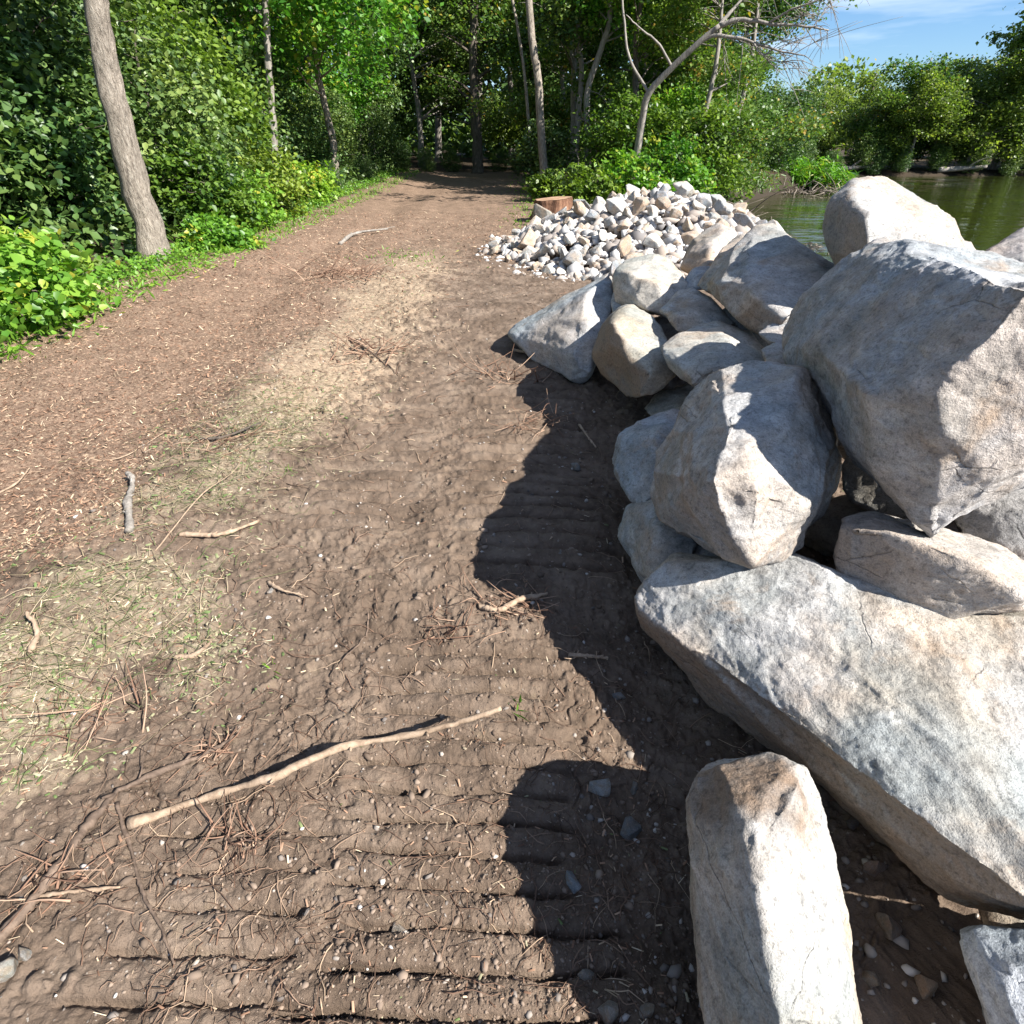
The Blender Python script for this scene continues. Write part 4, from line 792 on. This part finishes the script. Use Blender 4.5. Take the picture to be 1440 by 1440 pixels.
for k, (x, y, s) in enumerate([(8.7, 29.0, .9), (11.2, 33, .9), (14.8, 37, .9), (16.4, 41, .7)]):
    dup(gs[0], x, y, k*1.9, s, 'rounded riverbank shrub receding along the far end of the near bank', group='shrubs receding along the near riverbank')
shrub('reeds', 'strip of low weeds on the muddy bank between bush and driftwood', 7.9, 26.5, 3.4, 1.1, 433, LEAFW, .14, 260, 20, LNAR*1.5, None, cat='weeds', depth=6)
shrub('reeds', 'low green weeds on the point reaching into the river', 17.0, 38.3, 3.6, 1.3, 431, LEAFB, .25, 240, 18, LNAR*1.6, None, cat='weeds', depth=3)
for k, (x, y, s) in enumerate([(-3.9, 30.5, .22), (-2.9, 31.5, .25), (.2, 31, .2), (-4.9, 29.5, .28), (-.6, 32.5, .25), (1.4, 27, .25), (-5.3, 24, .2), (-5.6, 20.3, .22)]):
    dup(gs[0], x, y, k*.9, s, 'low bush at the foot of the dark trees ending the track', group='low bushes at the end of the track')

# ---- far bank
fp = []
for k in range(3):
    rr = np.random.default_rng(700+k); bl_ = [(rr.normal(0, 1.4), rr.normal(0, 1.4), rr.uniform(1.2, 8.5), rr.uniform(1.0, 2.0), rr.uniform(1.0, 2.0), rr.uniform(.7, 1.3)) for q in range(9)]
    fp.append((bl_, [LEAFF, LEAFW, LEAFF][k]))
FX = [(37.2, 53.2, 0, 0.92), (31.2, 54.0, 1, 0.8), (46.4, 53.2, 2, 1.07), (26.4, 58.0, 0, 0.66), (21.6, 58.0, 1, 0.64), (41.2, 54.8, 1, 1.02), (52.0, 54.8, 0, 1.15), (34.4, 58.0, 2, 0.82), (28.8, 53.6, 2, 0.54), (24.0, 53.6, 2, 0.51), (19.2, 60.4, 0, 0.74), (44.0, 58.8, 0, 1.19), (49.6, 59.6, 1, 1.23), (57.6, 56.4, 1, 1.19), (16.0, 62.8, 1, 0.78), (38.4, 60.4, 0, 0.94), (31.2, 61.2, 0, 0.82), (64.0, 56.4, 0, 1.15), (12.0, 64.4, 2, 0.9), (54.4, 64.4, 2, 1.31), (28, 53.4, 1, 0.6), (33.5, 53.2, 0, 0.7), (38.5, 53.3, 2, 0.8), (43, 53, 1, 0.9), (48, 53.2, 0, 1.0), (53, 53.5, 2, 1.05), (24, 54, 0, 0.55), (58, 55, 1, 1.1)]
fr = []
FX += [(39.5, 54.5, 0, 1.25), (43.5, 55, 1, 1.5), (31, 52.2, 2, .72), (21, 54, 0, .5), (35.8, 52.4, 0, .85)]
for i, (x, y, k, s) in enumerate(FX):
    lb = 'green tree on the far bank of the river'; gp = 'trees on the far bank of the river'
    if i < 3:
        bl_, lm = fp[k]
        t_ = tree('broadleaf_tree', lb, 'tree', x, y, [(0, 0, 0), (.3, 0, 2.5), (-.2, .2, 5.5), (.1, 0, 9.0)], bl_, 430, 20, .36, .27, LT4, lm, BARKG, 720+k, 26, gp, .17, .05); t_.scale = (s, s, s); fr.append(t_)
    else: dup(fr[k], x, y, i*1.3, s, lb, group=gp)
for i, x in enumerate(np.arange(15, 70, 2.3)):
    dup(gs[0], x+random.uniform(-1, 1), 52.0+random.uniform(-.4, .4), i*1.7, random.uniform(.4, .65), 'dark waterside bush along the far bank', group='bushes along the far bank')
# distant wood behind everything, reading as one mass
Lf = []; g = np.random.default_rng(801)
n = 90000; X = g.uniform(-45, 130, n); Yy = 78+g.uniform(-4, 6, n)+.05*np.abs(X); hgt = 5.5+1.5*np.sin(X*.21)+1.5*np.sin(X*.53+1); Z = g.uniform(0, 1, n)**.8*hgt
me = leaves('distant_wood', np.stack([X, Yy, Z], 1), .5, LT4, LEAFF, 802, .4, None); o = link('distant_wood', me, None); tag(o, 'far wood beyond the river', 'wood', kind='stuff')
n = 26000; A = g.uniform(R(-75), R(14), n); Rr = 52+g.uniform(-3, 5, n); Z = g.uniform(0, 1, n)*11
x_, y_ = Rr*np.sin(A), Rr*np.cos(A)
me = leaves('woodland_depths', np.stack([x_, y_, Z], 1), .75, LT4, LEAFD, 803, .4, None); o = link('woodland_depths', me, None); tag(o, 'dark depths of the wood behind the track', 'wood', kind='stuff')

# ---- ground cover and grass along the edges
def cover(name, n, fx, size, tpl, mat, seed, label, hmax, upb=.5):
    g = np.random.default_rng(seed); x, y = fx(g, n); z = H(x, y)+g.uniform(0, 1, n)**1.5*hmax
    o = link(name, leaves(name, np.stack([x, y, z], 1), size, tpl, mat, seed, upb), None); tag(o, label, 'ground cover', kind='stuff')
def edge(g, n):
    y = np.exp(g.uniform(math.log(3.2), math.log(31), n)); off = np.abs(g.normal(0, .45, n)); return -4.45+.25*n2(y*0, y, .8, 3, 2)-off-.012*y+.12*g.normal(size=n), y
cover('ground_cover', 15000, edge, .055, LT4, LEAFB, 901, 'low weeds and leaves along the left edge of the chips', .16)
def blades(g, n):
    y = np.concatenate([np.exp(g.uniform(math.log(3.4), math.log(30), n//2)), g.uniform(13, 30, n-n//2)]); x = np.concatenate([-4.25+g.normal(0, .16, n//2), .5+.03*y[n//2:]+g.normal(0, .5, n-n//2)]); return x, y
cover('grass', 9000, blades, .10, LNAR, LEAFB, 902, 'thin grass at the edges of the track', .03, -.1)
def under(g, n): return g.uniform(-14, -5.3, n), g.uniform(2.5, 34, n)
cover('undergrowth', 26000, under, .15, LT4, LEAFD, 903, 'shaded undergrowth on the floor of the thicket', .5)
# tufts on the soil
for k, (px, py, lb) in enumerate([(726, 998, 'tiny green sprout beside the raised end of the pale stick'), (380, 945, 'tiny grass tuft in soil left of centre'), (95, 1000, 'grass tuft at the left below the leaf litter'), (408, 670, 'grass tuft right of the green litter'), (545, 365, 'pale grass patch in the middle of the far track')]):
    p = PZ(px, py); g = np.random.default_rng(910+k); n = 9 if k < 4 else 260; sp = .012 if k < 4 else .35
    pos = np.stack([g.normal(0, sp, n), g.normal(0, sp, n), np.zeros(n)], 1)
    o = link('grass_tuft', leaves('grass_tuft', pos, .045 if k < 4 else .07, LNAR, LEAFB, 920+k, -.2), None, loc=(p[0], p[1], H1(p[0], p[1]))); tag(o, lb, 'grass')

# ---- stump
sb = P(777, 308, 12.6); sx, sy = sb[0], sb[1]; sz = H1(sx, sy)-.05; st = empty('tree_stump', (sx, sy, sz)); tag(st, 'broad reddish brown tree stump with a flat cut top behind the rubble', 'stump')
th = np.linspace(0, 2*math.pi, 48, endpoint=False); lv = np.linspace(0, 1, 14); V = []
for t in lv:
    rr_ = (.40+.20*(1-t)**2.5)*(1+.06*np.sin(5*th+1)+.05*np.sin(9*th+2.1)*(1.2-t)+.02*RNG.normal(size=48)); V.append(np.stack([rr_*np.cos(th), rr_*np.sin(th), np.full(48, t*.50+.03*t*np.cos(th))], 1))
i = np.arange(13)[:, None]*48; j = np.arange(48)[None]; q = np.stack([i+j, i+(j+1) % 48, i+48+(j+1) % 48, i+48+j], -1).reshape(-1, 4)
link('bark', mesh_np('bark', np.vstack(V), q, True), wood_material('stump_bark', [(.06, .032, .02), (.17, .085, .05), (.30, .17, .10)], (14, 14, 3), .05), st)
top = V[-1]*np.array([.97, .97, 1])+[0, 0, .004]; v = np.vstack([top, [0, 0, .50]]); t3 = np.stack([np.arange(48), (np.arange(48)+1) % 48, np.full(48, 48)], 1)
link('cut_top', mesh_np('cut_top', v, t3, True), wood_material('cut_wood', [(.22, .12, .07), (.34, .21, .13), (.45, .31, .2)], (6, 6, 1), .01), st)

# ---- brush and driftwood by the water
def brush(name, label, c, sx_, sy_, h, n, seed, r=.014, group=None, mat=None, ls=1.0):
    g = np.random.default_rng(seed); mb = MB()
    for k in range(n):
        p = np.array([g.normal(0, sx_), g.normal(0, sy_), 0]); p[2] = abs(g.normal(0, h*.3)); a = g.uniform(0, 6.28); ll = g.uniform(.3, 1.1)*ls; d = np.array([math.cos(a), math.sin(a), g.normal(.15, .35)])*ll
        mb.tube(spline([p, p+d*.5+g.normal(0, .06*ls, 3), p+d], 7), np.linspace(r*g.uniform(.5, 1.3), r*.3, 7), 5, .1)
    z = max(H1(c[0], c[1]), WATER_Z); o = link(name, mb.mesh(name), mat or DRY, loc=(c[0], c[1], z)); tag(o, label, 'brush' if ls == 1 else 'roots', group); return o
RED = bits_material('torn_root', [(0, (.08, .045, .03)), (.5, (.20, .115, .075)), (1, (.38, .26, .18))])
brush('brush_pile', 'heap of dry grey roots and twigs at the bank behind the rubble pile', (4.9, 15.0), .35, .3, .8, 110, 1001, .014)
brush('driftwood', 'line of washed up twigs along the near water edge', (6.2, 19.0), .6, 1.6, .3, 150, 1002, .013)
brush('driftwood', 'tangle of drift branches at the tip of the weedy point', (16.0, 35.5), 1.8, .6, .5, 130, 1003, .025)
for k, (px, py, sx2, n, ls, lb) in enumerate([(715, 858, .06, 46, .16, 'frayed reddish roots around the split branch at the edge of the heap shadow'), (625, 885, .05, 40, .14, 'small torn root tuft in churned soil left of the split branch'), (515, 500, .16, 60, .34, 'scatter of torn twigs on the raised mid track'),
        (712, 530, .13, 60, .3, 'torn dark roots where the far shadow meets sunlit soil'), (745, 600, .08, 40, .24, 'roots bristling from the soil inside the upper shadow band'), (320, 640, .10, 60, .24, 'tangle of stems at the top of the green litter'), (140, 1010, .06, 50, .18, 'fine reddish root mat at the left near the wiry dark root'),
        (335, 1190, .035, 34, .12, 'reddish fibres around the roots below the pale stick'), (300, 1062, .025, 40, .07, 'frizzy brown root ball above the pale stick'), (100, 1262, .04, 30, .13, 'splintered fibres beside the thick root at the left edge'), (480, 395, .2, 110, .45, 'dry twigs strewn across the track before the grass patch')]):
    p = PZ(px, py); brush('root_tangle', lb, (p[0], p[1]), sx2*1.3, sx2, .035, n, 1100+k, .0028 if ls < .3 else .005, 'root tangles on the soil', RED, ls)
g = np.random.default_rng(1004); mb = MB()
for k in range(420):
    x = g.normal(7.2, .85); y = g.normal(17.6, .5)+(x-7.2)*.1; a = g.uniform(0, 6.28); ll = g.uniform(.05, .35)
    mb.tube(np.array([[x, y, WATER_Z+.012], [x+ll*math.cos(a)*.5, y+ll*math.sin(a)*.5, WATER_Z+.02], [x+ll*math.cos(a), y+ll*math.sin(a), WATER_Z+.01]]), [.008, .01, .004], 4)
o = link('floating_debris', mb.mesh('floating_debris'), DRY); tag(o, 'raft of floating twigs and scum on the river', 'debris', kind='stuff')
for k, (x, y, ln, rz, lb) in enumerate([(43, 51.5, 5, .1, 'bleached fallen trunk lying along the far bank at the right'), (35, 51.6, 3.4, -.2, 'shorter bleached log on the far bank near its middle'), (26, 51.6, 4, .15, 'pale log on the far bank beneath the lower trees')]):
    mb = MB(); s = spline([(-ln/2, 0, .25), (0, .3, .35), (ln/2, .1, .5)], 14); mb.tube(s, np.linspace(.2, .1, 14), 8, .08); mb.tube(spline([s[8], s[8]+[.6, -.2, .5], s[8]+[1.3, -.3, .8]], 6), np.linspace(.08, .03, 6), 5)
    o = link('fallen_log', mb.mesh('fallen_log'), BARKG, loc=(x, y, WATER_Z+.15)); o.rotation_euler = (0, 0, rz); tag(o, lb, 'log', 'fallen logs on the far bank')
